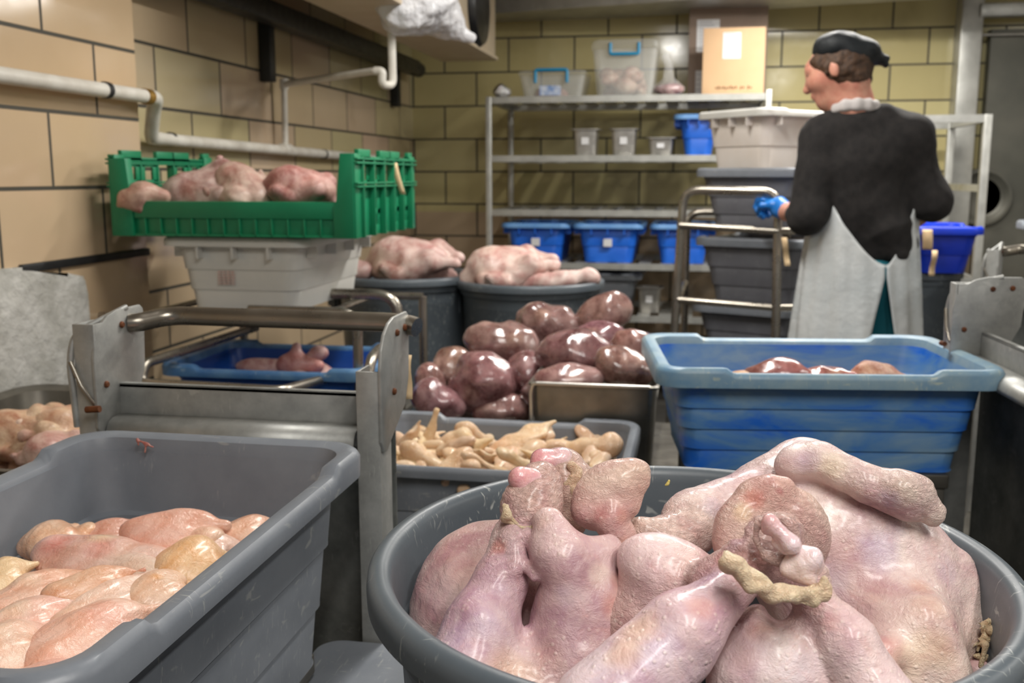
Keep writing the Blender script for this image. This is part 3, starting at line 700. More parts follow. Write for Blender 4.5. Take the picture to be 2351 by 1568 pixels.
# ------------------------------------------------------------------ aluminium frame rack on the right, things by it
fx1, fy0, fy1, fz = 1.29, 4.95, 5.62, 1.445
t = thing('frame_rack', 'bare aluminium frame rack standing to the right behind the worker', 'rack', (fx1, fy0, 0))
for x in (.58, fx1):
    for y in (fy0, fy1): place_in(box('post', (x-.018, y-.018, 0), (x+.018, y+.018, fz), M['alu'], None, .004), t)
for z in (fz, 1.13, .70, .3):
    bm = bmesh.new(); 
    if z != 1.13: add_box(bm, (.58, fy0-.014, z-.036), (fx1, fy0+.014, z-.001)); add_box(bm, (.58, fy1-.014, z-.036), (fx1, fy1+.014, z-.001))
    add_box(bm, (fx1-.014, fy0, z-.034), (fx1+.014, fy1, z-.001)); add_box(bm, (.58-.014, fy0, z-.034), (.58+.014, fy1, z-.001))
    place_in(link('crossbar', bm_mesh('cb', bm), M['alu'], ang=30), t)
# grey barrel with a deep blue tub on it
def barrel(label, loc, r, H, group=None, seg=96, hs=True, turn=0):
    t = thing('barrel', label, 'barrel', loc, 0, group)
    k = r/.28
    prof = [(0, 0), (.21*k, 0), (.222*k, .012), (.235*k, H*.5), (.252*k, H-.06), (.256*k, H-.052), (.262*k, H-.05), (.264*k, H-.03), (.268*k, H-.028), (.2795*k, H-.026), (.28*k, H-.014), (.279*k, H-.006), (.275*k, H-.0005), (.268*k, H+.0015), (.262*k, H-.001), (.2585*k, H-.007), (.257*k, H-.016), (.254*k, H-.035), (.231*k, H*.5), (.214*k, .02), (0, .015)]
    lathe('body', prof, M['barrel'], t, seg)
    if hs:
        for s in (-1, 1):
            bm = bmesh.new(); add_box(bm, (min(s*.262*k, s*.305*k), -.055, H-.14), (max(s*.262*k, s*.305*k), .055, H-.05)); bmesh.ops.bevel(bm, geom=bm.edges[:], offset=.012, segments=3, affect='EDGES')
            o = link('handle', bm_mesh('handle', bm), M['barrel'], t, ang=35); o.rotation_euler = (0, 0, turn)
    return t
q = atY(2125, 620, 4.35)
barrel('grey barrel under the deep blue tub behind the worker', (q[0]-.02, 4.35, 0), .165, q[2], hs=False)
tq = tote('plastic_tub', 'deep blue plastic tub with a buff tag standing on the barrel behind the worker', 'plastic tub', (q[0]+.03, 4.32, q[2]+.005), PI/2, .40, .27, .175, M['blue_deep'], None, steps=2, rimw=.02, taper=.03)
def hang_tag(label, px, py0, py1, Y, wpx, tilt=0.0, crumple=.0):
    a = atY(px, py0, Y); b = atY(px+tilt, py1, Y); wd = atY(px+wpx, py0, Y)[0]-a[0]
    t = thing('paper_tag', label, 'paper tag', tuple(a)); n = 8; bm = bmesh.new(); L = []; 
    for i in range(n+1):
        f = i/n; c = (b-a)*f; dy = -.006*math.sin(f*3)-crumple*math.sin(f*7)
        L.append([bm.verts.new((c[0]+s*wd/2, dy+c[1], c[2])) for s in (-1, 1)])
    for A, B in zip(L, L[1:]): bm.faces.new([A[0], A[1], B[1], B[0]])
    o = link('slip', bm_mesh('slip', bm), M['tag'], t); mo = o.modifiers.new('s', 'SOLIDIFY'); mo.thickness = .0006
    return t
hang_tag('buff paper tag hanging on the deep blue tub', 2129, 527, 573, 4.10, 24)
hang_tag('narrow buff paper tag hanging below the deep blue tub', 2146, 575, 633, 4.08, 13, -8, .008)
tote('meat_tote', 'grey tote cut off by the right edge of the photo behind the near cart', 'tote', (1.43, 3.95, .74), PI/2, .60, .40, .25, M['grey'], None)
box('pedestal', (1.22, 3.66, 0), (1.64, 4.24, .738), M['steel_dark'], None, .01); tag(bpy.data.objects['pedestal'], 'steel cabinet under the grey tote at the right edge', 'cabinet')
# ================================================================== WORKER, HIS CART AND THE STACK OF TOTES
YC = 3.62
def cartpt(px, py, Y): return atY(px, py, Y)
t = thing('tubular_cart', 'tubular steel cart frame held by the worker, with the stack of totes on it', 'cart', (atY(1550, 600, YC)[0], YC, 0))
hl = atY(1552, 600, YC)[0]; hr = atY(1782, 600, YC)[0]; hz = atY(1660, 436, YC)[2]
hr2 = hr+.02
place_in(tube('hoop', [(hl-.01, YC, .12), (hl, YC, .6), (hl+.02, YC+.02, hz), (hr-.005, YC-.04, hz-.005), (hr+.005, YC-.06, .6), (hr-.02, YC-.06, .12)], .0155, M['tube'], bend=.06), t)
zb1 = atY(1640, 518, YC)[2]; zb2 = atY(1640, 690, YC)[2]
hy2 = YC+.62
place_in(tube('hoop', [(hl+.03, hy2, .12), (hl+.03, hy2, 1.02), (hr+.09, hy2, 1.02), (hr+.09, hy2, .12)], .0155, M['tube'], bend=.06), t)
for z in (zb1, zb2, .30):
    place_in(tube('rail_bar', [(hl+.01, YC, z), (hr, YC-.05, z-.015)], .012, M['tube']), t)
    place_in(tube('rail_bar', [(hl+.01, YC, z), (hl+.03, hy2, z)], .012, M['tube']), t)
    place_in(tube('rail_bar', [(hr, YC-.05, z-.015), (hr+.36, YC+.02, z-.01)], .012, M['tube']), t)
place_in(box('deck', (hl, YC-.02, .12), (hr+.38, hy2, .15), M['steel_dark'], None, .005), t)
for x in (hl+.05, hr+.3):
    for y in (YC+.05, hy2-.05): 
        o = lathe('caster', [(0, -.015), (.05, -.015), (.055, 0), (.05, .015), (0, .015)], M['black'], seg=24); o.data.transform(Matrix.Rotation(PI/2, 4, 'Y')); o.data.transform(Matrix.Translation((x, y, .056))); place_in(o, t)
hang_tag('long buff paper tag hanging from the cart beside the apron', 1800, 545, 610, 3.52, 13, 8, .01)
# stack: totes turned a little so that a corner faces the camera
def sx(px, py, Y=3.95): return atY(px, py, Y)
RZS = math.radians(-22)
sc_ = sx(1765, 400, 4.02); sw_ = sx(1797, 400, 4.08)
z1 = atY(1715, 252, 3.80)[2]; z0 = atY(1700, 396, 3.80)[2]
tote('tote', 'white plastic tote with stained sides on top of the stack beside the worker', 'tote', (sw_[0], 4.08, z0), math.radians(-50)+PI/2, .58, .40, z1-z0, M['cream'], M['white'], steps=2, ribs=3, raise_=.006, rimw=.03, taper=.03)
zr1 = atY(1640, 392, 3.78)[2]; zf1 = atY(1700, 532, 3.80)[2]
tote('tote', 'grey tote in the stack directly under the white one', 'tote', (sc_[0]+.01, 4.03, zf1), RZS+PI/2+.02, .60, .41, zr1-zf1, M['grey_dark'], M['grey'], raise_=.01)
zr2 = atY(1640, 552, 3.78)[2]; zf2 = atY(1700, 700, 3.80)[2]
tote('tote', 'grey tote of dark meat, second from the bottom of the stack on the cart', 'tote', (sc_[0]+.02, 4.03, zf2), RZS+PI/2+.02, .60, .42, zr2-zf2, M['grey_dark'], M['grey'], raise_=.01)
zr3 = atY(1640, 706, 3.78)[2]
tote('tote', 'lowest grey tote of reddish meat in the stack on the cart', 'tote', (sc_[0]+.02, 4.03, zr3-.22), RZS+PI/2-.02, .60, .42, .22, M['grey_dark'], M['grey'], raise_=.01)
lumps(sc_[0]+.0, 3.97, zr3-.05, 12, (.14, .15, .02), .055, 11, (168, 96, 70), M['bird'], 'poultry_piece', 'reddish brown meat piece in the lowest grey tote of the stack', 'meat pieces in the lowest tote of the stack')
lumps(sc_[0]+.0, 3.97, zr2-.045, 10, (.14, .15, .012), .05, 12, (96, 58, 52), M['bird'], 'poultry_piece', 'dark meat piece in the grey tote second from the bottom of the stack', 'meat pieces in the second tote of the stack')

# ---- the worker
WY = 3.38
def wp(px, py, dy=0.0): return atY(px, py, WY+dy)
hc = wp(1927, 163, .0)
fw = np.array([-.86, .46, -.24]); fw /= np.linalg.norm(fw); up = np.array([0, 0, 1.])-fw*fw[2]; up /= np.linalg.norm(up); lf = np.cross(up, fw)
HR = np.stack([fw, lf, up], 1)
def hp(f, l, u): return hc+fw*f+lf*l+up*u
shL, elL, wrL = wp(1885, 318), wp(1852, 492, -.04), wp(1806, 486, .15)
haL = wp(1781, 470, .20)
shR, elR, wrR = wp(2088, 318), wp(2140, 462, .0), wp(2088, 512, .13)
haR = wp(2062, 520, .20)
nk = wp(1958, 245, .0); chest = wp(1985, 390, .02); belly = wp(1985, 520, .04); hip = wp(1982, 620, .04)
hipc = np.array([hip[0], WY+.04, .84])
S = Shape(.03)
S.ell(hp(-.005, 0, .018), (.098, .076, .088), HR).ell(hp(.03, 0, -.035), (.062, .056, .075), HR)
S.cap(hp(.055, 0, -.085), hp(.03, 0, -.085), .030, .038).cap(hp(.088, 0, .035), hp(.086, 0, -.005), .018, .02)
S.cap(hp(.092, 0, .005), hp(.113, 0, -.028), .009, .013, k=.012)
S.cap(hp(.088, -.014, -.056), hp(.088, .014, -.056), .011, .011, k=.01)
for s in (-1, 1):
    S.ell(hp(-.012, s*.078, -.005), (.015, .008, .025), HR, k=.008); S.cap(hp(.07, s*.03, -.018), hp(.05, s*.045, -.02), .018, .02)
    S.cap(hp(.086, s*.02, .022), hp(.072, s*.045, .022), .010, .012, k=.01)
S.cap(hp(-.035, 0, -.06), nk, .050, .058).cap(nk, chest, .06, .10)
S.cap(shL, shR, .055, .055).ell(chest, (.15, .10, .17)).ell(belly, (.15, .105, .14)).ell(hipc, (.16, .11, .13))
S.cap(shL, elL, .048, .038).cap(elL, wrL, .040, .026).cap(shR, elR, .048, .038).cap(elR, wrR, .046, .030)
for s in (-1, 1):
    kx = hipc[0]+s*.095
    S.cap((hipc[0]+s*.08, WY+.04, .80), (kx, WY+.05, .47), .085, .058).cap((kx, WY+.05, .47), (kx, WY+.03, .09), .056, .036).cap((kx, WY+.0, .05), (kx+.01*s, WY+.17, .03), .036, .03)
def hand(S, w, h, palm_n, fingers_dir, side, r=.0088, curl=1.0):
    """palm from the wrist, four curled fingers and a thumb"""
    d = h-w; d = d/np.linalg.norm(d); n = np.array(palm_n, float); n -= d*(n@d); n /= np.linalg.norm(n); s = np.cross(d, n)
    c = h
    S.cap(w, c-d*.02, .026, .030, k=.02); S.ell(c, (.046, .040, .018), np.stack([d, s, n], 1), k=.012)
    for i in range(4):
        off = (i-1.5)*.0195; L = (.036, .042, .039, .030)[i]
        p = c+d*.036+s*off; q = p+(d*.75+n*.5*curl)*L; q2 = q+(d*.1+n*.95*curl-d*.1)*L*.8; q3 = q2+(n*.4-d*.8*curl)*L*.6
        S.cap(p, q, r*1.08, r, k=.005); S.cap(q, q2, r, r*.92, k=.004); S.cap(q2, q3, r*.92, r*.8, k=.004)
    p = c-d*.016+s*side*.034; q = p+(s*side*.5+d*.6+n*.4)*.036; q2 = q+(d*.6+n*.7-s*side*.3)*.028
    S.cap(c-d*.02+s*side*.02, p, .014, .012, k=.01); S.cap(p, q, .0115, .0105, k=.006); S.cap(q, q2, .0105, .009, k=.005)
S.cap(wrL, wrL+(haL-wrL)*.7, .024, .012); hand(S, wrR, haR, (-.3, .2, -.9), None, -1)
TP = thing('person', 'person in charcoal sweater, white apron and black headscarf, seen from behind, holding the cart', 'person', (float(hipc[0]), WY+.04, 0))
def wpart(name, S, res, mat, base=(200, 150, 130), **kw):
    return place_in(blob(name, S, res, base, mat, **kw), TP)
wpart('body', S, .0065, M['skin'], disp=((30, .0006),))
for s in (-1, 1):
    Se = Shape(.002); Se.ell(hp(.083, s*.032, .008), (.010, .012, .010)); wpart('eye', Se, .002, M['eye'], disp=())
G = Shape(.02); G.cap(wrL+(haL-wrL)*.25, wrL+(haL-wrL)*.5, .033, .032)
hand(G, wrL+(haL-wrL)*.3, haL, (-.4, .3, -.8), None, 1, .0108); wpart('glove', G, .004, M['glove'], disp=((90, .0016),))
# hair, headscarf
Hh = Shape(.012)
Hh.ell(hp(-.018, 0, .012), (.088, .0805, .088), HR); Hh.ell(hp(-.055, 0, -.030), (.040, .060, .045), HR)
Hh.ell(hp(.016, .050, .030), (.058, .026, .040), HR); Hh.ell(hp(.016, -.050, .030), (.058, .026, .040), HR); Hh.cap(hp(.012, .078, .02), hp(.012, .078, -.008), .008, .006); Hh.cap(hp(.012, -.078, .02), hp(.012, -.078, -.008), .008, .006)
Hh.cut(hp(.115, -.06, -.03), hp(.115, .06, -.03), .075, k=.02)
for s in (-1, 1): Hh.cut(hp(-.010, s*.100, -.018), hp(-.014, s*.10, -.045), .022, k=.01)
wpart('hair', Hh, .004, M['hair'], disp=((160, .0018), (340, .0009)))
Cp = Shape(.02); PXH = WY/FPX*1.01
for (px, py, rx, ry, dg, kk) in ((1932, 118, 58, 38, 14, .02), (1955, 136, 46, 34, 8, .02), (1912, 112, 36, 26, -18, .02), (1985, 122, 34, 24, 22, .015)):
    Cp.ell(wp(px, py, .0), (rx*PXH, ry*PXH, .082 if rx > 40 else .07), imrot(dg), k=kk)
Cp.cap(wp(1990, 122, .0), wp(2024, 136, .0), .030, .016, k=.015); Cp.cap(wp(2024, 136), wp(2036, 134), .014, .009, k=.008); Cp.cap(wp(2024, 138), wp(2033, 148), .013, .009, k=.008)
wpart('headscarf', Cp, .004, M['cap'], disp=((45, .0022), (120, .0010)))
# shirt collar
Sh = Shape(.01); 
for a in range(12):
    a0 = 2*PI*a/12; a1 = 2*PI*(a+1)/12; c0 = wp(1960, 257, .005)
    for dz in (0, .014): Sh.cap(c0+np.array([.068*math.cos(a0), .070*math.sin(a0), dz-.012*math.sin(a0)]), c0+np.array([.068*math.cos(a1), .070*math.sin(a1), dz-.012*math.sin(a1)]), 0.0115, .0115)
wpart('collar', Sh, .004, M['shirt'], disp=())
# sweater
Sw = Shape(.035)
Sw.ell(wp(1985, 380, .01), (.158, .112, .165)).ell(wp(1988, 480, .03), (.145, .118, .135)).cap(shL, shR, .062, .062)
Sw.cap(wp(1930, 275), wp(1905, 310), .052, .052).cap(wp(2025, 275), wp(2075, 305), .052, .056).ell(wp(1970, 285, .0), (.085, .075, .062))
Sw.cap(shL, elL, .066, .062).cap(shR, elR, .064, .054)
sl = elL+(wrL-elL)*.48; sr = elR+(wrR-elR)*.10
Sw.cap(elL, sl, .058, .041).cap(elR, sr, .054, .048)
Sw.cap(wp(2040, 540, -.03), wp(2062, 585, -.055), .075, .022, k=.03); Sw.ell(wp(1995, 560, .035), (.150, .112, .09))
wpart('sweater', Sw, .006, M['sweater'], disp=((26, .004), (60, .0022), (130, .0008)))
# trousers
Tr = Shape(.03); Tr.ell(hipc, (.168, .118, .12))
for s in (-1, 1):
    kx = hipc[0]+s*.095
    Tr.cap((hipc[0]+s*.08, WY+.04, .80), (kx, WY+.05, .47), .096, .074).cap((kx, WY+.05, .47), (kx, WY+.035, .10), .073, .066)
wpart('trousers', Tr, .008, M['teal'], disp=((30, .004),))
for s in (-1, 1):
    kx = hipc[0]+s*.095; Bt = Shape(.02); Bt.cap((kx, WY+.03, .2), (kx, WY+.02, .06), .05, .052).cap((kx, WY-.01, .055), (kx+.01*s, WY+.18, .045), .05, .042)
    wpart('boot', Bt, .006, M['shirt'], disp=())
# apron: a wrapped sheet with an opening at the back
bm = bmesh.new(); NU, NV = 120, 40; grid = []
acx = hipc[0]-.012; acy = WY+.045
tie = wp(2056, 610)
def edge_ang(z, side):
    """angle (measured from the back, -Y) of the flap edges; they meet at the tie and open downwards"""
    dz = tie[2]-z
    c = math.radians(17)
    if dz < 0: return c+(-dz*(.5 if side > 0 else -.2))
    return c+side*(.02+max(0, dz-.03)*(.85 if side > 0 else .95))
def rad(z):
    f = (z-.35)/(1.12-.35); return .236-.068*smooth01(f)+.004*math.sin(9*z), .20-.062*smooth01(f)
zt = 1.16
for j in range(NV+1):
    row = []
    for i in range(NU+1):
        u = i/NU; f = j/NV
        # top edge: drops from the left side of the waist down to the tie
        ea = edge_ang(.9, 1)
        ang_u = -PI+ (2*PI)*u
        s = u
        ang0 = math.radians(17)
        th_ = ang0+.01+(2*PI-.02)*(1-u)            # nominal angle going left round the front and back from the right
        lft = min(1, (2*PI-(th_-ang0))/math.radians(88)); rgt = min(1, (th_-ang0)/math.radians(60))
        topz = tie[2]+.01+.245*(smooth01(lft)**.85)*smooth01(rgt*1.1) if True else zt
        z = .36+(topz-.36)*f
        e1_ = edge_ang(z, 1); e0 = edge_ang(z, -1)
        a = e1_+(2*PI+e0-e1_)*(1-u)
        rx, ry = rad(z)
        wv = .006*math.sin(a*9+z*6)*(1-f*.6)+.004*math.sin(a*17+3*z)
        x = acx+(rx+wv)*math.sin(a); y = acy-(ry+wv)*math.cos(a)
        row.append(bm.verts.new((x, y, z)))
    grid.append(row)
for A, B in zip(grid, grid[1:]):
    for i in range(NU): bm.faces.new([A[i], A[i+1], B[i+1], B[i]])
o = link('apron', bm_mesh('apron', bm), M['apron']); place_in(o, TP); mo = o.modifiers.new('s', 'SOLIDIFY'); mo.thickness = .003
# tie knot
Kt = Shape(.008); tp = tie+np.array([0, -.03, 0])
Kt.ell(tp, (.016, .012, .02)); Kt.cap(tp, tp+np.array([-.02, -.0, .04]), .007, .010); Kt.cap(tp, tp+np.array([.016, .0, .038]), .007, .009); Kt.cap(tp, tp+np.array([-.012, .004, -.07]), .007, .008); Kt.cap(tp, tp+np.array([.012, .0, -.05]), .007, .008)
wpart('apron_tie', Kt, .004, M['apron'], disp=((80, .002),))

# ================================================================== GENERIC POULTRY CARCASS
def carcass(name, label, cat, loc, rot, s, base, seed, spots=(), group=None, res=None, mat='bird', legs=True, dark=(150, 90, 84)):
    """plucked bird lying on its back: breast up (+z), legs towards +x, neck at -x"""
    rr = random.Random(seed); j = lambda v: v*(1+rr.uniform(-.08, .08))
    S = Shape(.02*s); b = base
    S.ell((0, 0, 0), (j(.155)*s, j(.105)*s, j(.095)*s)); S.ell((-.06*s, 0, .03*s), (j(.095)*s, .085*s, .075*s)); S.ell((-.13*s, 0, -.01*s), (.05*s, .05*s, .045*s), wr=.6)
    for d in (-1, 1):
        S.cap((.02*s, d*.075*s, -.005*s), (.09*s, d*.085*s, .03*s), .058*s, .045*s, wr=.2)
        if legs: S.cap((.09*s, d*.085*s, .03*s), (.175*s, d*.045*s, .015*s), .038*s, .018*s, wr=.7); S.ell((.185*s, d*.042*s, .012*s), (.021*s, .019*s, .019*s), col=(226, 190, 186))
        S.cap((-.09*s, d*.09*s, 0), (-.02*s, d*.125*s, -.01*s), .03*s, .024*s, wr=.5); S.cap((-.02*s, d*.125*s, -.01*s), (-.075*s, d*.135*s, .02*s), .021*s, .015*s, wr=.8)
    S.cap((.14*s, 0, -.04*s), (.17*s, 0, -.045*s), .03*s, .016*s, wr=.8)
    me = blob_mesh(name, S, res or .0075*s, base, spots=[(np.array(c)*s, r*s, cl, st) for c, r, cl, st in spots], disp=((40/s, .003*s), (110/s, .0012*s)), seed=seed)
    o = link(name, me, M[mat]); o.location = tuple(loc); o.rotation_euler = rot
    return tag(o, label, cat, group)

# ================================================================== BACK BARRELS WITH TURKEYS
q = atZ(1217, 640, .79); dB = q[1]
barrel('grey barrel holding a whole turkey, right one of the two at the back', (q[0], q[1], 0), .278, .79)
bq = q.copy()
sp = [((-.05, 0, .1), .09, (226, 196, 178), .6), ((.08, .08, .03), .07, (214, 176, 176), .5), ((-.1, -.08, .0), .06, (200, 160, 130), .5)]
carcass('turkey', 'whole pale turkey heaped above the rim of the right back barrel', 'turkey', (bq[0]-.085, bq[1]-.03, .815), (.1, -.12, .25), .98, (224, 196, 186), 21, sp)
S = Shape(.02); S.ell((0, 0, 0), (.10, .05, .035)); S.cap((.03, 0, .01), (.12, .02, .018), .034, .028); S.ell((.13, .02, .015), (.035, .03, .028), wr=.5); S.cap((-.08, 0, 0), (-.13, 0, -.02), .035, .03)
o = blob('turkey_wing', S, .005, (222, 192, 186), M['bird'], disp=((50, .003), (120, .001)), seed=4, wr0=.3); o.location = (bq[0]+.10, bq[1]-.10, .792); tag(o, 'pale turkey wing right of the whole turkey in the right back barrel', 'turkey wing')
q = atZ(925, 632, .79)
aq = np.array([q[0]-.01, q[1]+.22, 0])
q = atZ(908, 640, .80); aq = np.array([q[0]-.03, q[1]+.22, 0]); 
barrel('grey barrel with a browned turkey, left one of the two at the back', (aq[0], aq[1], 0), .275, .80)
carcass('turkey', 'whole turkey with browned skin heaped in the left back barrel', 'turkey', (aq[0]+.02, aq[1]-.0, .835), (.15, .0, .1), 1.0, (224, 194, 186), 33, [((-.13, -.09, .02), .10, (140, 104, 70), .8), ((-.05, -.1, .0), .08, (150, 112, 80), .7), ((.1, -.06, .05), .07, (216, 176, 178), .5)])
S = Shape(.02); S.ell((0, 0, 0), (.07, .04, .04)); o = blob('turkey_wing', S, .006, (214, 176, 172), M['bird'], disp=((50, .003),), seed=6); o.location = (aq[0]-.17, aq[1]-.07, .81); tag(o, 'pinkish turkey wing beside the browned turkey in the left back barrel', 'turkey wing')

# ================================================================== TUBULAR CART ON THE LEFT: WHITE TOTE, GREEN CRATE, BLUE TOTE
CY0, CY1 = 2.47, 3.05
wl = atY(392, 568, CY0); wr_ = atY(688, 568, CY0); zt_ = atY(520, 548, CY0)[2]; zbt = atY(560, 716, CY0+.03)[2]
Wt = atY(703, 560, CY0)[0]-atY(360, 560, CY0)[0]; cxw = (atY(703, 560, CY0)[0]+atY(360, 560, CY0)[0])/2
tote('tote', 'white plastic tote under the green crate on the left cart', 'tote', (cxw, CY0+.31, zbt), PI/2, .62, Wt, zt_-zbt, M['white'], M['white'], steps=3, ribs=4, raise_=.002, rimw=.03, taper=.03)
bpy.data.objects['tote.001'] if 'tote.001' in bpy.data.objects else None
WTO = [o for o in COL.objects if o.get('label', '') == 'white plastic tote under the green crate on the left cart'][0]
bm = bmesh.new(); rr = random.Random(2); y_ = -(.31-.03-.018)
for i in range(5):
    for k in range(4): add_box(bm, (y_-.008, .012+k*.013+rr.uniform(0, .002), .072+i*.008), (y_+.004, .022+k*.013, .077+i*.008))
o = link('faded_stamp', bm_mesh('fs', bm), M['red_ink'], WTO, ang=30)
lumps(cxw+.0, CY0+.12, zt_-.02, 7, (.12, .06, .006), .05, 14, (196, 128, 120), M['bird'], 'poultry_piece', 'pink poultry piece at the rim of the white tote under the green crate', 'poultry pieces in the white tote')
# the cart
TC = thing('tubular_cart', 'tubular steel cart by the left wall carrying the white tote, green crate and blue tote', 'cart', (cxw, CY0+.3, 0))
lgR = atY(822, 800, CY0-.02)[0]; lgF = atY(915, 735, CY0+.33)[0]; lgL = lgR-.80
zh1 = atY(750, 716, CY0-.02)[2]; zh2 = atY(850, 676, CY0+.33)[2]
def cpart(o): return place_in(o, TC)
zd = zbt-.018
cpart(tube('hoop', [(lgR, CY0-.02, .12), (lgR, CY0-.02, zh1), (lgR-.30, CY0-.02, zh1)], .0135, M['tube'], bend=.05))
cpart(tube('hoop', [(lgF, CY0+.33, .12), (lgF, CY0+.33, zh2), (lgF-.36, CY0+.33, zh2), (lgF-.42, CY0+.33, zh2-.1)], .016, M['tube'], bend=.07))
for x in (lgL, lgL+.0):
    pass
cpart(tube('post', [(lgL+.28, CY0+.40, .12), (lgL+.28, CY0+.40, zd)], .013, M['tube'])); cpart(tube('post', [(lgL+.04, CY0+.0, .12), (lgL+.04, CY0+.0, zd)], .013, M['tube']))
for z in (zd,):
    cpart(tube('deck_rail', [(lgL+.04, CY0, z), (lgR, CY0, z)], .012, M['tube'])); cpart(tube('deck_rail', [(lgL+.28, CY0+.6, z), (lgF, CY0+.6, z)], .012, M['tube']))
    cpart(tube('deck_rail', [(lgL+.16, CY0, z), (lgL+.16, CY0+.6, z)], .010, M['tube'])); cpart(tube('deck_rail', [(lgR-.15, CY0, z), (lgR-.15, CY0+.6, z)], .010, M['tube']))
    cpart(tube('post', [(lgF, CY0+.6, .12), (lgF, CY0+.6, z)], .013, M['tube']))
# lower guard rail with rounded corners
zg = atY(480, 886, 2.2)[2]; gl = atY(322, 870, 2.2)[0]; gr = atY(648, 890, 2.2)[0]
cpart(tube('guard_rail', [(gl+.03, 2.8, zg+.05), (gl, 2.22, zg+.045), (gl, 2.20, zg), (gr, 2.20, zg-.005), (gr+.02, 2.42, zg-.02)], .0125, M['tube'], bend=.035))
gb = atY(845, 850, 2.62); cpart(tube('guard_rail', [atY(872, 800, 2.4), atY(850, 826, 2.22), atY(838, 930, 2.20)], .013, M['tube'], bend=.05))
zl = .47
cpart(box('lower_deck', (lgL, CY0-.25, zl-.02), (lgF, CY0+.62, zl), M['steel_dark'], None, .005))
for x in (lgL+.06, lgR-.04):
    for y in (CY0, CY0+.55): 
        o = lathe('caster', [(0, -.015), (.05, -.015), (.056, 0), (.05, .015), (0, .015)], M['black'], seg=24); o.data.transform(Matrix.Rotation(PI/2, 4, 'Y')); o.data.transform(Matrix.Translation((x, y, .056))); place_in(o, TC)
# blue tote on the lower deck
bl0 = atZ(345, 845, .665); br0 = atZ(838, 858, .665)
tote('tote', 'blue plastic tote on the lower deck of the left cart, behind the sheet metal handle', 'tote', ((bl0[0]+br0[0])/2+.01, bl0[1]+.22, .472), 0.02, br0[0]-bl0[0], .43, .193, M['blue_left'], M['blue_rim2'], steps=2, rimw=.03, taper=.04, raise_=.012, skirt=.02)
bx_, by_ = (bl0[0]+br0[0])/2, bl0[1]+.235
for i, (px, py, lb, rz, dz) in enumerate([(680, 838, 'pink poultry leg lying in the blue tote on the left cart', .5, 0), (600, 842, 'pale pink poultry wing lying low in the blue tote on the left cart', .1, -.012), (722, 828, 'pale leg end standing up at the right in the left cart blue tote', 1.0, .012)]):
    p = atZ(px, py, .64+dz); S = Shape(.015)
    if i == 0: S.ell((0, 0, 0), (.055, .035, .035), col=(196, 118, 116)); S.cap((0, 0, .01), (.0, .01, .05), .022, .012, col=(206, 150, 146)); S.ell((.05, 0, 0), (.03, .026, .024), col=(214, 120, 110))
    elif i == 1: S.ell((0, 0, 0), (.08, .03, .025)); S.cap((.05, 0, 0), (.11, 0, .01), .022, .016)
    else: S.cap((-.04, 0, -.02), (.01, 0, .02), .02, .015); S.ell((.016, 0, .024), (.02, .018, .017))
    o = blob('drumstick' if i != 1 else 'poultry_wing', S, .0045, (206, 160, 156), M['bird'], disp=((70, .0025),), seed=i+40); o.location = tuple(p); o.rotation_euler = (0, 0, rz*.3); tag(o, lb, 'drumstick' if i != 1 else 'poultry wing')
lumps(bx_, by_, .595, 9, (.14, .10, .008), .05, 19, (190, 140, 134), M['bird'], 'poultry_piece', 'pink poultry piece at the bottom of the blue tote on the left cart', 'poultry pieces in the blue tote on the left cart')

# green crate
gz0 = zt_+.006; GY0 = CY0-.03; ga = atY(262, 552, GY0); gb_ = atY(815, 545, GY0)
gx0, gx1 = ga[0], gb_[0]; GY1 = GY0+.545
gzt = gz0+.158; gzl = atY(540, 463, GY0)[2]
t = thing('green_crate', 'green vented plastic crate of poultry parts on top of the white tote', 'crate', ((gx0+gx1)/2, (GY0+GY1)/2, gz0))
def gp(o): return place_in(o, t)
gzt = atY(790, 352, GY0)[2]
gp(box('floor_panel', (gx0+.01, GY0+.005, gz0), (gx1-.01, GY1-.005, gz0+.008), M['green']))
def wall(y0, y1, ztop, front):
    L = [((gx0, y0, gz0+.048), (gx1, y1, ztop)), ((gx0, y0+(.008 if front else -.0), gz0), (gx1, y1-(.0 if front else .008), gz0+.05)), ((gx0, y0, gz0), (gx1, y1, gz0+.006))]
    n = 15
    for k in range(n+1):
        x = gx0+(gx1-gx0-.006)*k/n; L.append(((x, y0, gz0), (x+.006, y1, gz0+.048)))
    return L
gp(boxes('side_wall', wall(GY0, GY0+.014, gzl, True), M['green'], None, .0015)); gp(boxes('side_wall', wall(GY1-.014, GY1, gzl, False), M['green'], None, .0015))
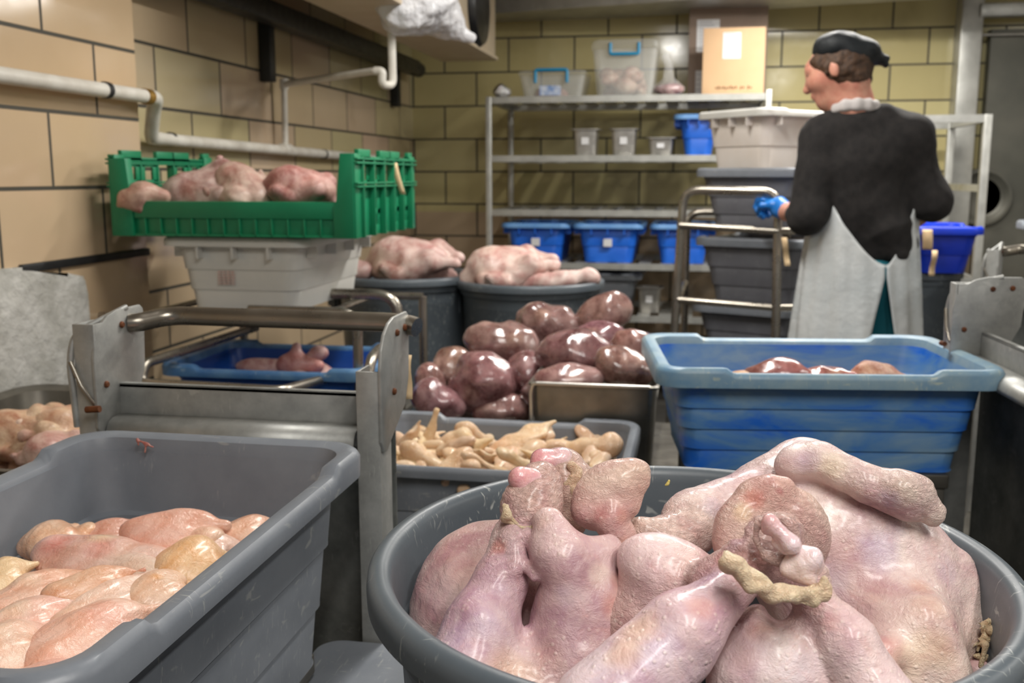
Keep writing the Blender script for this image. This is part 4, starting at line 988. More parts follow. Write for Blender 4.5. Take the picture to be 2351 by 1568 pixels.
for xx, nm in ((gx0, -1), (gx1, 1)):
    # high end panel with square and round openings between ribs
    L = []; holes = {}
    n = 5; x0, x1 = (xx, xx+.012) if nm < 0 else (xx-.012, xx)
    ys = [GY0+.05+(GY1-GY0-.10)*k/n for k in range(n+1)]; H = gzt-gz0; z3 = [gz0, gz0+.42*H, gz0+.64*H, gz0+.92*H]
    L.append(((x0-.004, GY0, gz0), (x1+.004, GY0+.05, gzt))); L.append(((x0-.004, GY1-.05, gz0), (x1+.004, GY1, gzt)))
    xo0, xo1 = (x0-.012, x1) if nm < 0 else (x0, x1+.012)
    for z in (gz0+.60*H, gz0+.64*H, gz0+.88*H, gz0+.93*H): L.append(((xo0, GY0, z), (xo1, GY1, z+.005)))
    for y in ys: L.append(((xo0, y-.003, gz0), (xo1, y+.003, gzt-.008)))
    for k in range(n):
        ya, yb = ys[k]+.003, ys[k+1]-.003; w_ = yb-ya
        # upper cell
        zA, zB = gz0+.66*H, gz0+.88*H; 
        if k == 2: L.append(((x0+.004, ya, gz0+.645*H), (x1-.004, yb, zA-.003)))
        else: L += [((x0+.004, ya, zA-.003), (x1-.004, ya+w_*.25, zB)), ((x0+.004, yb-w_*.25, zA-.003), (x1-.004, yb, zB)), ((x0+.004, ya, zA-.003), (x1-.004, yb, zA+.006)), ((x0+.004, ya, zB-.006), (x1-.004, yb, zB))]
        L.append(((x0+.004, ya, zB), (x1-.004, yb, gzt-.012)))
        # lower cell with two openings
        zc = [gz0, gz0+.13*H, gz0+.26*H, gz0+.33*H, gz0+.46*H, gz0+.60*H]
        if k in (1, 3, 4):
            L += [((x0+.004, ya, zc[0]), (x1-.004, yb, zc[1])), ((x0+.004, ya, zc[2]), (x1-.004, yb, zc[3])), ((x0+.004, ya, zc[4]), (x1-.004, yb, zc[5]))]
            L += [((x0+.004, ya, zc[1]), (x1-.004, ya+w_*.28, zc[4])), ((x0+.004, yb-w_*.28, zc[1]), (x1-.004, yb, zc[4]))]
        else: L.append(((x0+.004, ya, zc[0]), (x1-.004, yb, zc[5])))
        # stacking lug
        if k in (0, 2, 3): L.append(((x0, ya-.01, gzt-.014), (x1, yb+.004, gzt+.012)))
    L.append(((x0, GY0, gzt-.02), (x1, GY1, gzt-.006))); L.append(((x0, GY1-.05, gzt-.01), (x1, GY1-.01, gzt+.012)))
    gp(boxes('end_panel', L, M['green'], None, .001))
# corner blocks on the front wall
xa = atY(768, 400, GY0)[0]
gp(prism('corner_post', [(xa+.004, GY0-.004, gzl-.002), (xa+.016, GY0-.004, gzt), (gx1, GY0-.004, gzt), (gx1, GY0-.004, gz0), (gx1-.055, GY0-.004, gz0), (gx1-.055, GY0-.004, gzl-.01)], (0, .03, 0), M['green'], None, .001))
xb = atY(300, 400, GY0)[0]
gp(prism('corner_post', [(gx0, GY0-.004, gz0), (gx0, GY0-.004, gzt-.01), (xb-.012, GY0-.004, gzt-.01), (xb+.0, GY0-.004, gzl-.03), (xb+.0, GY0-.004, gz0)], (0, .03, 0), M['green'], None, .001))
hang_tag('buff paper tag stuck on the right end of the green crate', 905, 374, 446, 2.76, 13, 20)
# poultry in the green crate
zc_ = gz0+.012
cz = atY(500, 440, GY0+.15)
pinks = [((-.02, -.06, .08), .05, (176, 120, 96), .7), ((.08, -.08, 0), .06, (206, 150, 110), .6), ((-.1, -.05, .02), .05, (190, 120, 118), .6)]
carcass('poultry_carcass', 'pinkish grey poultry carcass with a bent wing at the left in the green crate', 'poultry', tuple(atY(468, 448, GY0+.20)), (.7, -.3, .2), .72, (182, 150, 144), 51, pinks, legs=True, res=.005)
carcass('poultry_carcass', 'grey pink rounded poultry carcass in the middle of the green crate', 'poultry', tuple(atY(560, 440, GY0+.20)), (.3, .35, -.5), .66, (190, 158, 142), 52, [((.1, -.03, .02), .06, (150, 82, 60), .9), ((0, -.08, .0), .05, (190, 110, 106), .7)], legs=False, res=.005)
carcass('poultry_carcass', 'torn red poultry carcass at the right in the green crate', 'poultry', tuple(atY(692, 436, GY0+.20)), (.2, .1, .1), .62, (176, 110, 104), 53, [((.12, -.05, .0), .07, (140, 62, 46), .9), ((-.12, -.04, .03), .05, (150, 60, 62), .8), ((0, -.06, .06), .07, (206, 160, 156), .7), ((.06, -.07, .05), .05, (176, 90, 80), .8)], legs=False, res=.005)
S = Shape(.015); c0 = atY(312, 452, GY0+.02)
S.ell((0, 0, .0), (.048, .04, .032), col=(206, 160, 136)); S.cap((.02, .0, .01), (.06, .03, .0), .03, .02); S.cap((-.03, -.01, -.01), (-.045, -.015, -.03), .022, .012, col=(216, 160, 120)); S.cap((.0, -.01, -.02), (.02, -.015, -.035), .016, .010, col=(140, 70, 56))
o = blob('poultry_wing', S, .004, (206, 162, 140), M['bird'], disp=((70, .003), (160, .001)), seed=8, wr0=.4); o.location = tuple(c0); tag(o, 'poultry wing hanging over the left front of the green crate', 'poultry wing')
S = Shape(.01); S.cap((0, 0, 0), (.01, 0, .025), .009, .007); S.ell((.012, 0, .03), (.010, .009, .009)); S.cap((0, 0, 0), (.014, .0, -.04), .009, .014)
o = blob('drumstick', S, .003, (170, 110, 110), M['bird'], disp=((120, .001),)); o.location = tuple(atY(497, 388, GY0+.24)); tag(o, 'small leg end sticking up between the carcasses in the green crate', 'drumstick')
# ================================================================== DARK WRAPPED MEAT IN STEEL PANS
t = thing('steel_table', 'low steel table under the pans of dark wrapped meat', 'table', (-.35, 2.66, 0))
box('table_top', (-.40, -.44, .36), (.36, .46, .395), M['steel_dark'], t, .004)
for x in (-.37, .33):
    for y in (-.41, .43): box('leg', (x-.018, y-.018, 0), (x+.018, y+.018, .36), M['steel_dark'], t, .003)
pz = atY(1080, 966, 2.52)[2]; pxa = atY(938, 960, 2.52)[0]; pxb = atY(1495, 960, 2.52)[0]
t = thing('steel_pan', 'wide steel pan piled with dark wrapped meat', 'steel pan', ((pxa+pxb)/2, 2.80, .396))
hx = (pxb-pxa)/2; PH = pz-.396
loft('pan', [(hx-.03, .25, 0, .03), (hx-.012, .268, PH-.006, .04), (hx, .28, PH-.005, .045), (hx+.001, .281, PH, .045), (hx-.004, .276, PH+.002, .042), (hx-.012, .266, PH-.003, .04), (hx-.032, .247, .004, .03)], M['steel'], t, side=6)
sz = atY(1350, 877, 2.30)[2]; sxa = atY(1212, 900, 2.26)[0]; sxb = atY(1512, 900, 2.26)[0]
t = thing('steel_pan', 'deep rectangular steel pan standing in front of the dark wrapped meat', 'steel pan', ((sxa+sxb)/2, 2.37, .396))
hx = (sxb-sxa)/2; PH = sz-.396
loft('pan', [(hx-.02, .085, 0, .015), (hx-.008, .102, PH-.022, .02), (hx-.008, .102, PH-.006, .02), (hx, .110, PH-.005, .014), (hx+.001, .111, PH, .014), (hx-.005, .106, PH+.003, .014), (hx-.010, .1, PH-.004, .018), (hx-.022, .083, .004, .015)], M['steel_dark'], t, side=6)
tube('rim_bead', [(hx-.02, -.107, PH), (-hx+.012, -.107, PH), (-hx+.006, -.105, PH-.02), (-hx+.012, -.1, .05)], .0048, M['steel'], t, bend=.02)
DK = [(1250, 748, 72, 52, 2.86, (128, 92, 86), 5, 'topmost brown purple wrapped piece at the left of the peak of the dark meat pile'),
 (1385, 722, 66, 44, 2.86, (134, 98, 92), -30, 'pointed wrapped piece forming the right peak of the dark meat pile'),
 (1150, 792, 82, 48, 2.76, (130, 98, 86), 6, 'brown grey wrapped piece on the left shoulder of the dark meat pile'),
 (1325, 822, 96, 54, 2.56, (106, 40, 60), 0, 'wide deep purple shiny wrapped piece in the middle of the dark meat pile'),
 (1385, 778, 62, 40, 2.76, (122, 66, 86), 8, 'violet shiny wrapped piece just under the right peak of the dark meat pile'),
 (1430, 846, 66, 46, 2.42, (126, 82, 78), 12, 'brown wrapped piece at the right front of the dark meat pile above the deep pan'),
 (1112, 880, 66, 72, 2.60, (138, 88, 90), -65, 'upright oval pink brown wrapped piece at the left front of the dark meat pile'),
 (1036, 848, 44, 46, 2.70, (140, 104, 90), 30, 'small brown wrapped piece behind the upright oval piece at the left of the pile'),
 (1002, 922, 60, 42, 2.56, (138, 86, 94), 25, 'pinkish wrapped piece at the lower left corner of the steel pan'),
 (1150, 940, 68, 34, 2.57, (144, 98, 100), -5, 'low pinkish wrapped piece at the front edge of the steel pan beside the deep pan'),
 (1212, 862, 52, 48, 2.64, (112, 50, 60), 60, 'dark red wrapped piece left of the wide purple one in the pile'),
 (1458, 800, 38, 60, 2.56, (140, 96, 88), 100, 'narrow wrapped piece at the right edge of the dark meat pile'),
 (1300, 872, 76, 34, 2.40, (158, 118, 118), 0, 'pale pink wrapped piece peeking over the rim of the deep steel pan'),
 (985, 872, 34, 34, 2.64, (146, 100, 104), 40, 'small wrapped piece at the far left of the pile by the pan rim'),
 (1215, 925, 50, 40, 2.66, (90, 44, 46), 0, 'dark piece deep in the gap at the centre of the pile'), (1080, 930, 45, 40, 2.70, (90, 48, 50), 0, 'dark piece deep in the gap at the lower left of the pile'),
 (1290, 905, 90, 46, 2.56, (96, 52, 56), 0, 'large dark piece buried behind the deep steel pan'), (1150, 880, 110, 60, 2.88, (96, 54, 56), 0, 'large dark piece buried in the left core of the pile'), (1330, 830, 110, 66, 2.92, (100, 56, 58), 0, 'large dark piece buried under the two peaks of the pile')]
for i, (px, py, rx, ry, d, c, deg, lb) in enumerate(DK):
    s = d/FPX; c0 = at(px, py, d); Rm = imrot(deg); rr = random.Random(i)
    S = Shape(.022); rx *= 1.05; ry *= 1.07
    S.ell(c0, (rx*s, ry*s, min(rx, ry)*s*1.0), Rm)
    S.ell(c0+Rm[:, 0]*rx*s*.42+Rm[:, 1]*ry*s*rr.uniform(-.3, .3), (rx*s*.5, ry*s*.62, ry*s*.6), Rm, col=tuple(int(v*.9) for v in c))
    S.ell(c0-Rm[:, 0]*rx*s*.4+Rm[:, 1]*ry*s*rr.uniform(-.3, .3), (rx*s*.5, ry*s*.6, ry*s*.6), Rm, col=(min(255, c[0]+16), c[1]+18, c[2]+10))
    S.cap(c0+Rm[:, 0]*rx*s*.5, c0+Rm[:, 0]*rx*s*.85+Rm[:, 1]*ry*s*.2, ry*s*.35, ry*s*.16, col=(186, 150, 146))
    sp = [(c0+Rm@np.array([rr.uniform(-.6, .6)*rx*s, rr.uniform(-.5, .7)*ry*s, min(rx, ry)*s*.8]), .03, rr.choice([(206, 176, 168), (92, 36, 44), (170, 140, 110), (110, 66, 70)]), .6) for _ in range(3)]
    o = blob('wrapped_meat', S, .0065 if rx < 100 else .009, c, M['bagged'], spots=sp, disp=((34, .0060), (75, .0034), (150, .0012)), seed=60+i)
    centre(o, c0); tag(o, lb, 'wrapped meat', 'dark wrapped meat in the steel pan')

# ================================================================== GREY TOTE OF CHICKEN WINGS
wbl = atZ(862, 976, .60); wbr = atZ(1450, 962, .60)
WX, WYc, WL, WW = (wbl[0]+wbr[0])/2+.012, (wbl[1]+wbr[1])/2-.19, (wbr[0]-wbl[0])+.03, .42
tote('tote', 'grey tote full of yellowish chicken wings behind the front barrel', 'tote', (WX, WYc, .352), 0.0, WL, WW, .25, M['grey'], None, raise_=.012, liftfrac=.52)
tote('tote', 'grey tote hidden under the tote of chicken wings', 'tote', (WX, WYc, .10), 0.0, WL, WW, .25, M['grey'], None)
protos = []
def wingproto(k):
    S = Shape(.010); rr = random.Random(k)
    L = (.085, .095, .08, .10)[k]; r = (.0125, .011, .013, .0105)[k]
    if k == 0: S.cap((-L/2, 0, 0), (L/2, 0, .004), r, r*.7, col=(232, 210, 176)); S.ell((L/2, 0, .004), (r*1.2, r*1.1, r), col=(222, 172, 118)); S.ell((-L/2, 0, 0), (r*1.4, r*1.2, r))
    elif k == 1: S.cap((-L/2, -.012, 0), (0, .014, .004), r*1.3, r*.9, col=(226, 192, 166)); S.cap((0, .014, .004), (L*.42, -.014, 0), r*.95, r*.6, col=(236, 212, 164)); S.cap((L*.42, -.014, 0), (L*.66, -.006, .002), r*.55, r*.25, col=(234, 202, 142))
    elif k == 2: S.ell((0, 0, 0), (L*.5, r*1.5, r*.8), col=(234, 210, 184)); S.cap((L*.2, .01, 0), (L*.62, .002, .002), r*.6, r*.3, col=(236, 206, 146)); S.cap((-L*.4, -.01, .0), (L*.3, -.016, .004), r*.6, r*.5, col=(230, 196, 150)); S.ell((-L*.45, 0, .003), (r, r, r), col=(214, 156, 108))
    else: S.cap((-L*.5, 0, 0), (L*.5, .0, 0), r*1.0, r*.55, col=(234, 206, 158)); S.ell((-L*.52, .004, 0), (r*1.3, r*1.2, r*1.0), col=(224, 180, 140)); S.cap((-L*.5, 0, 0), (-L*.15, .034, 0), r*.7, r*.45, col=(230, 196, 160))
    return blob_mesh('chicken_wing', S, .0035, (230, 196, 150), disp=((80, .0014), (200, .0008)), seed=k+9, wr0=.6)
wm = [wingproto(k) for k in range(4)]
for m_ in wm: m_.materials.append(M['wing'])
rr = random.Random(12); nW = 0
for lay, (nx, ny, z, jit) in enumerate([(7, 5, .535, .016), (8, 6, .560, .016)]):
    for i in range(nx):
        for j in range(ny):
            x = WX+(i-(nx-1)/2)*(WL-.20+.02*lay)/(nx-1)+rr.uniform(-jit, jit); y = WYc+(j-(ny-1)/2)*(WW-.22+.03*lay)/(ny-1)+rr.uniform(-jit, jit)
            o = bpy.data.objects.new('chicken_wing', wm[rr.randrange(4)]); COL.objects.link(o); s = rr.uniform(1.15, 1.5)
            o.location = (x, y, z+rr.uniform(-.006, .012)); o.rotation_euler = (rr.uniform(-1, 1), rr.uniform(-.6, .6), rr.uniform(0, 6.28)); o.scale = (s*1.12, s*.84, s*.76)
            tag(o, 'pale yellow chicken wing piece in the heap in the grey tote behind the front barrel', 'chicken wing', 'chicken wings heaped in the grey tote'); nW += 1
# a few that stand out
for px, py, z, k, rot, sc, lb in [(1200, 1010, 0.587, 2, (.3, -.4, .4), 1.69, 'large pale folded chicken wing on top in the middle of the wings tote'), (985, 1000, 0.590, 3, (0, -1.25, .3), 1.19, 'chicken wing piece standing upright at the left of the wings tote'),
                               (1340, 1030, 0.579, 0, (0, -.1, -.1), 1.50, 'long pale chicken wing lying at the right end of the wings tote'), (1060, 1020, 0.585, 1, (.3, -.3, -.4), 1.50, 'yellow bent chicken wing on top at the left of the wings tote'), (935, 1012, 0.582, 2, (.2, -.9, -.3), 1.19, 'orange tipped chicken wing piece behind the cart post in the wings tote')]:
    o = bpy.data.objects.new('chicken_wing', wm[k]); COL.objects.link(o); o.location = tuple(atZ(px, py, z)); o.rotation_euler = rot; o.scale = (sc,)*3; tag(o, lb, 'chicken wing', 'chicken wings heaped in the grey tote')

# ================================================================== BIG BLUE TOTE AND ITS MEAT
bz = .81; b0 = atZ(1500, 862, bz); b1 = atZ(2305, 870, bz); b2 = atZ(2150, 779, bz); b3 = atZ(1487, 768, bz)
bc = (b0+b1+b2+b3)/4; BH = bz-atY(1880, 1106, b0[1]+.05)[2]
bl_ = (np.linalg.norm(b1-b0)+np.linalg.norm(b2-b3))/2; bang = math.atan2(b1[1]-b0[1], b1[0]-b0[0])
tote('tote', 'large worn blue tote with reddish meat, in the middle right behind the front barrel', 'tote', (bc[0], bc[1], bz-BH), bang, bl_+.01, .43, BH, M['blue'], M['blue_rim'], raise_=.010, steps=4, rimw=.028, taper=.036, skirt=.026, liftfrac=.56)
t = thing('steel_stand', 'dark steel stand under the large blue tote', 'stand', (bc[0], bc[1], 0), bang)
box('stand_top', (-.24, -.16, bz-BH-.03), (.24, .16, bz-BH-.002), M['steel_dark'], t, .003)
for x in (-.22, .22):
    for y in (-.14, .14): box('leg', (x-.015, y-.015, 0), (x+.015, y+.015, bz-BH-.03), M['steel_dark'], t, .002)
def inblue(px, py, z): return atZ(px, py, z)
S = Shape(.012); c0 = inblue(1790, 858, .765)
S.ell(c0, (.055, .05, .032), col=(176, 90, 72)); S.ell(c0+np.array([-.03, .0, .0]), (.04, .045, .022), col=(160, 110, 90)); S.cap(c0+np.array([.03, -.01, .004]), c0+np.array([.07, -.01, -.01]), .022, .018, col=(190, 110, 96))
o = blob('meat_piece', S, .004, (176, 92, 78), M['bagged'], spots=[(c0+np.array([.0, -.04, .02]), .03, (206, 140, 130), .6), (c0+np.array([.03, -.03, .0]), .03, (150, 48, 44), .6)], disp=((60, .004), (140, .002)), seed=2); centre(o, c0); tag(o, 'peaked red brown meat piece in the middle of the large blue tote', 'meat piece')
S = Shape(.012); c0 = inblue(1895, 868, .76); S.ell(c0, (.055, .045, .022), col=(206, 130, 116)); S.cap(c0+np.array([-.04, -.01, 0]), c0+np.array([.05, -.015, .002]), .02, .016, col=(190, 120, 100))
o = blob('meat_piece', S, .004, (200, 130, 112), M['bagged'], spots=[(c0+np.array([0.02, -.03, .01]), .03, (232, 200, 160), .7), (c0+np.array([.045, -.02, .01]), .02, (170, 40, 50), .7)], disp=((60, .003), (140, .002)), seed=5); centre(o, c0); tag(o, 'pale pink meat piece with white fat right of the peaked one in the blue tote', 'meat piece')
S = Shape(.012); c0 = inblue(2010, 862, .765); S.ell(c0, (.048, .045, .028), col=(196, 150, 112)); S.cap(c0+np.array([-.03, -.01, .006]), c0+np.array([-.042, -.01, -.006]), .02, .02, col=(214, 134, 60)); S.cap(c0+np.array([.03, 0, .0]), c0+np.array([.08, -.012, -.012]), .02, .010, col=(206, 130, 76))
o = blob('meat_piece', S, .004, (200, 150, 110), M['bird'], disp=((60, .002), (140, .001)), seed=7, wr0=.5); centre(o, c0); tag(o, 'orange skinned poultry piece at the right in the large blue tote', 'poultry')
S = Shape(.012); c0 = inblue(1715, 866, .757); S.ell(c0, (.04, .03, .014), col=(206, 160, 90)); o = blob('meat_piece', S, .004, (206, 160, 90), M['bird'], disp=((60, .002),)); centre(o, c0); tag(o, 'flat yellowish piece left of the peaked meat in the blue tote', 'meat piece')
lumps(bc[0], bc[1], .715, 16, (.19, .10, .01), .055, 23, (186, 110, 90), M['bird'], 'meat_piece', 'reddish meat piece lying low in the large blue tote', 'meat pieces low in the blue tote')

# ================================================================== SHEET METAL CARTS WITH TUBE HANDLES
def metal_cart(name, label, loc, rz, w=.258, full=True):
    zc = .856; zlp = .798
    t = thing(name, label, 'cart', loc, rz)
    # side plates (y = away from the viewer)
    def plate(x, th=.005):
        ol = [(-.055, .80), (-.055, .905), (-.050, .930), (-.036, .950), (-.015, .963), (.01, .969), (.075, .969), (.083, .963), (.086, .95), (.080, .87), (.06, .83), (-.035, .782), (-.048, .784)]
        return prism('side_plate', [(x, y, z) for y, z in ol], (th, 0, 0), M['galv'], t, .0012)
    for sx in (-1, 1):
        p = plate(sx*w-.0025)
        for k, (y, z) in enumerate(((.02, .945), (.058, .947), (.0, .862))):
            o = lathe('bolt', [(0, .004), (.0035, .0038), (.0052, .002), (.0052, -.002)], M['rust'], None, 12, )
            o.data.transform(Matrix.Rotation(PI/2, 4, 'Y')); o.data.transform(Matrix.Translation((sx*w+.003, y, z)))
            o.parent = t
            if k == 2 and sx < 0: o.data.transform(Matrix.Translation((.0, -.03, 0)))
    # posts: U channels
    for sx in (-1, 1):
        xo = -w-.032 if sx < 0 else w-.036
        a, b = xo, xo+.034
        boxes('post', [((a, -.052, 0.14), (b, -.047, .955 if sx < 0 else .90)), ((a, -.047, .14), (a+.004, .0, .955 if sx < 0 else .90)), ((b-.004, -.047, .14), (b, .0, .955 if sx < 0 else .90))], M['galv'], t, .001)
    # bent stiffener on the left post
    tube('latch_wire', [(-w-.036, -.056, .90), (-w-.02, -.058, .865), (-w-.004, -.056, .84), (-w-.002, -.05, .83)], .003, M['tube'], t)
    tube('latch_pin', [(-w-.006, -.07, .832), (-w+.016, -.07, .834)], .005, M['rust'], t)
    tube('upper_flange', [(-w-.036, -.05, .80), (-w-.040, -.052, .90), (-w-.034, -.045, .94), (-w-.01, .0, .958), (-w, .04, .969)], .005, M['galv'], t, bend=.02)
    # handle
    if full: tube('handle', [(-w, .045, .944), (-w+.012, .05, .944), (-w+.045, .095, .950), (w-.03, .085, .950), (w+.004, .08, .948), (w+.018, .075, .945)], .0148, M['tube'], t, bend=.03, seg=24)
    # crossbar sheet, rolled lip and rear sheet
    boxes('crossbar', [((-w+.002, .005, .775), (w-.034, .010, zc)), ((-w+.002, .005, zc-.006), (w-.034, .022, zc))], M['galv'], t, .001)
    bm = bmesh.new(); pr_ = [(.004, zlp+.012), (-.012, zlp+.013), (-.024, zlp+.012), (-.034, zlp+.008), (-.041, zlp+.001), (-.044, zlp-.008), (-.044, zlp-.016)]; th = .0025
    x0, x1 = -w+.006, w-.045
    A = [bm.verts.new((x0, y, z)) for y, z in pr_]; B = [bm.verts.new((x1, y, z)) for y, z in pr_]
    for i in range(len(pr_)-1): bm.faces.new([A[i], A[i+1], B[i+1], B[i]])
    o = link('rolled_lip', bm_mesh('rl', bm), M['galv'], t); mo = o.modifiers.new('s', 'SOLIDIFY'); mo.thickness = th
    boxes('back_sheet', [((-w, .012, .16), (w-.0, .016, .80))], M['galv_dark'], t, .0)
    boxes('base_frame', [((-w-.03, -.05, .12), (w+.01, .0, .16)), ((-w-.03, -.70, .12), (-w+.01, -.05, .15)), ((w-.03, -.70, .12), (w+.01, -.05, .15)), ((-w-.03, -.72, .12), (w+.01, -.68, .16))], M['steel_dark'], t, .002)
    for x in (-w+.0, w-.02):
        for y in (-.04, -.66):
            o = lathe('caster', [(0, -.014), (.05, -.014), (.056, 0), (.05, .014), (0, .014)], M['black'], seg=24); o.data.transform(Matrix.Rotation(PI/2, 4, 'Y')); o.data.transform(Matrix.Translation((x, y, .058))); o.parent = t
    return t
cl_ = atY(218, 900, 1.30); cr_ = atY(872, 900, 1.30)
cw = (cr_[0]-cl_[0])/2
TA = metal_cart('sheet_metal_cart', 'galvanised sheet metal cart with tube handle behind the tote of chicken breasts', ((cl_[0]+cr_[0])/2, 1.355, 0), 0.0, cw)
hang_tag('torn buff paper tag hanging behind the right plate of the near cart', 932, 815, 915, 1.47, 27, 3, .004)
# small stain marks on the crossbar stay part of the metal; second and third carts to the right
l0 = atZ(2185, 782, .84); l1 = atZ(2351, 862, .84); ra = math.atan2(l1[1]-l0[1], l1[0]-l0[0]); u_ = np.array([math.cos(ra), math.sin(ra), 0]); n_ = np.array([-u_[1], u_[0], 0])
wR = .245; c_ = l0-n_*(-.055)+u_*(wR-.01)
TB = metal_cart('sheet_metal_cart', 'galvanised sheet metal cart at the right edge of the photo beside the large blue tote', (c_[0], c_[1], 0), ra, wR, False)
c_ = atY(2270, 560, 3.05)
TCc = metal_cart('sheet_metal_cart', 'farther sheet metal cart with a tube handle near the deep blue tub on the right', (c_[0]+.30, 3.1, 0), -.35, .245)

# ================================================================== STEEL PAN OF CHICKENS AT THE LEFT EDGE
sp0 = atY(185, 1095, 1.75)
t = thing('steel_pan', 'steel pan of whole chickens at the left edge behind the cart', 'steel pan', (-1.33, 1.72, 0)); 
pzz = .68
zA = atY(60, 880, 2.0)[2]
t.location = (-1.31, 1.76, pzz-.16)
loft('pan', [(.20, .27, 0, .05), (.222, .30, .15, .06), (.245, .325, .154, .07), (.248, .328, .160, .07), (.24, .32, .162, .066), (.22, .298, .152, .058), (.198, .268, .004, .05)], M['steel_dark'], t, side=6)
for px, py, z, s, rz, rx, sd, lb in [(60, 1000, .655, .56, .4, .2, 71, 'plump yellowish whole chicken at the left in the steel pan'), (150, 985, .665, .46, -2.2, -.4, 72, 'yellowish chicken with dark marks behind the cart post in the steel pan'), (115, 1040, .64, .42, 1.8, .0, 73, 'pinkish chicken low at the front of the steel pan')]:
    p = atZ(px, py, z); 
    carcass('chicken', lb, 'chicken', tuple(p), (rx, -.1, rz), s, (214, 176, 128) if sd != 73 else (214, 176, 160), sd, [((.05, -.06, .04), .05, (150, 104, 60), .7), ((0, .05, .05), .06, (222, 170, 110), .7)], res=.004)
lumps(-1.31, 1.76, .585, 10, (.10, .16, .01), .05, 29, (206, 170, 130), M['bird'], 'chicken_piece', 'yellowish chicken piece at the bottom of the steel pan at the left edge', 'chicken pieces in the left steel pan')
t = thing('steel_stand', 'dark steel stand under the pan of chickens at the left edge', 'stand', (-1.31, 1.76, 0))
box('stand_top', (-.2, -.24, pzz-.19), (.2, .24, pzz-.162), M['steel_dark'], t, .003)
for x in (-.18, .18):
    for y in (-.22, .22): box('leg', (x-.015, y-.015, 0), (x+.015, y+.015, pzz-.19), M['steel_dark'], t, .002)

# ================================================================== FRONT GREY TOTE OF CHICKEN BREASTS
TZ = .808; tl = atZ(262, 988, TZ); tr = atZ(834, 1084, TZ-.022)
TXc = (tl[0]-.02+tr[0])/2; TW = tr[0]-tl[0]+.02; TYb = 1.235; TL = .66
FT = tote('tote', 'large scratched grey tote of raw chicken breasts in the left foreground', 'tote', (TXc, TYb-TL/2, TZ-.27), PI/2, TL, TW, .27, M['grey'], None, raise_=.011, liftfrac=.62, rimw=.026, taper=.03, steps=3, skirt=.024)
t = thing('steel_stand', 'dark steel frame carrying the front grey tote', 'stand', (TXc, TYb-TL/2, 0)); 
box('stand_top', (-.14, -.28, TZ-.27-.03), (.14, .28, TZ-.272), M['steel_dark'], t, .003)
for x in (-.12, .12):
    for y in (-.26, .26): box('leg', (x-.015, y-.015, .165), (x+.015, y+.015, TZ-.3), M['steel_dark'], t, .002)
S = Shape(.003); c0 = atY(335, 1022, TYb-.040); 
for a, b in (((-.012, .006), (.004, .002)), ((-.002, .002), (.010, -.002)), ((0, 0), (-.002, -.010)), ((-.012, .008), (-.011, .0))): S.cap(c0+np.array([a[0], 0, a[1]]), c0+np.array([b[0], 0, b[1]]), .0014, .0011)
o = blob('meat_scrap', S, .0008, (150, 50, 40), M['breast'], disp=()); centre(o, c0); tag(o, 'tiny dark red meat scrap stuck on the inner back wall of the front grey tote', 'meat scrap')
def breast(lb, p1, p2, w, h, z, col, col2=None, tip=None, seed=0, tail=.35, bulge=.62, spots=(), z2=None, roll=0):
    A = atZ(p1[0], p1[1], z); B = atZ(p2[0], p2[1], z if z2 is None else z2); ax = B-A; L = np.linalg.norm(ax); e = ax/L
    s_ = np.cross([0, 0, 1.], e); s_ /= np.linalg.norm(s_); n_ = np.cross(e, s_)
    if roll: s2 = s_*math.cos(roll)+n_*math.sin(roll); n_ = -s_*math.sin(roll)+n_*math.cos(roll); s_ = s2
    Rm = np.stack([e, s_, n_], 1); S = Shape(.012)
    S.ell(A+ax*bulge*.60-n_*h*.1, (L*.40, w*1.06, h*.72), Rm, col=col2 or col, k=.008); S.ell(A+ax*(bulge-.06)+s_*w*.28, (L*.34, w*.62, h*.86), Rm, col=col, k=.007)
    S.cap(A+ax*.34-s_*w*.15, A+ax*.0, h*.62, h*.16, col=tip or col, k=.010); S.cap(A+ax*.66+s_*w*.2, A+ax*1.02-s_*w*.1, h*.66, h*.18, col=tip or col, k=.010)
    S.ell(A+ax*.42-s_*w*.62-n_*h*.3, (L*.36, w*.55, h*.26), Rm, col=tuple(min(255, int(v*1.03)) for v in col), k=.004)
    S.cap(A+ax*.1, A+ax*.5, w*tail, w*tail*1.3, col=col2 or col, k=.02)
    rq = random.Random(seed+200)
    for _ in range(3):
        u = rq.uniform(.2, .85); sd_ = rq.choice((-1, 1)); S.ell(A+ax*u+s_*w*sd_*rq.uniform(.35, .75)-n_*h*rq.uniform(0, .35), (L*rq.uniform(.16, .30), w*rq.uniform(.45, .65), h*rq.uniform(.28, .45)), Rm@np.array(Euler((rq.uniform(-.5, .5), rq.uniform(-.3, .3), rq.uniform(-.5, .5))).to_matrix()), col=tuple(min(255, int(v*rq.uniform(.94, 1.05))) for v in col), k=.005)
    S.cut(A+ax*.15-s_*w*.15+n_*h*1.35, A+ax*.7-s_*w*.35+n_*h*1.4, h*.38, h*.3, k=.012)
    o = blob('chicken_breast', S, .0024, col, M['breast'], disp=((26, .0030), (70, .0015), (150, .0005)), seed=seed, soft=.008, wr0=.22, snap=True, ridge=((tuple(s_), 300, .0022),), spots=[(A+ax*u+s_*v*w+n_*h, r, c, st) for u, v, r, c, st in spots])
    centre(o, (A+B)/2); tag(o, lb, 'chicken breast', 'raw chicken breasts in the front grey tote'); return o
PB = (236, 208, 188); PK = (230, 188, 174); OR = (232, 192, 156); YE = (234, 204, 154); PA = (238, 210, 194)
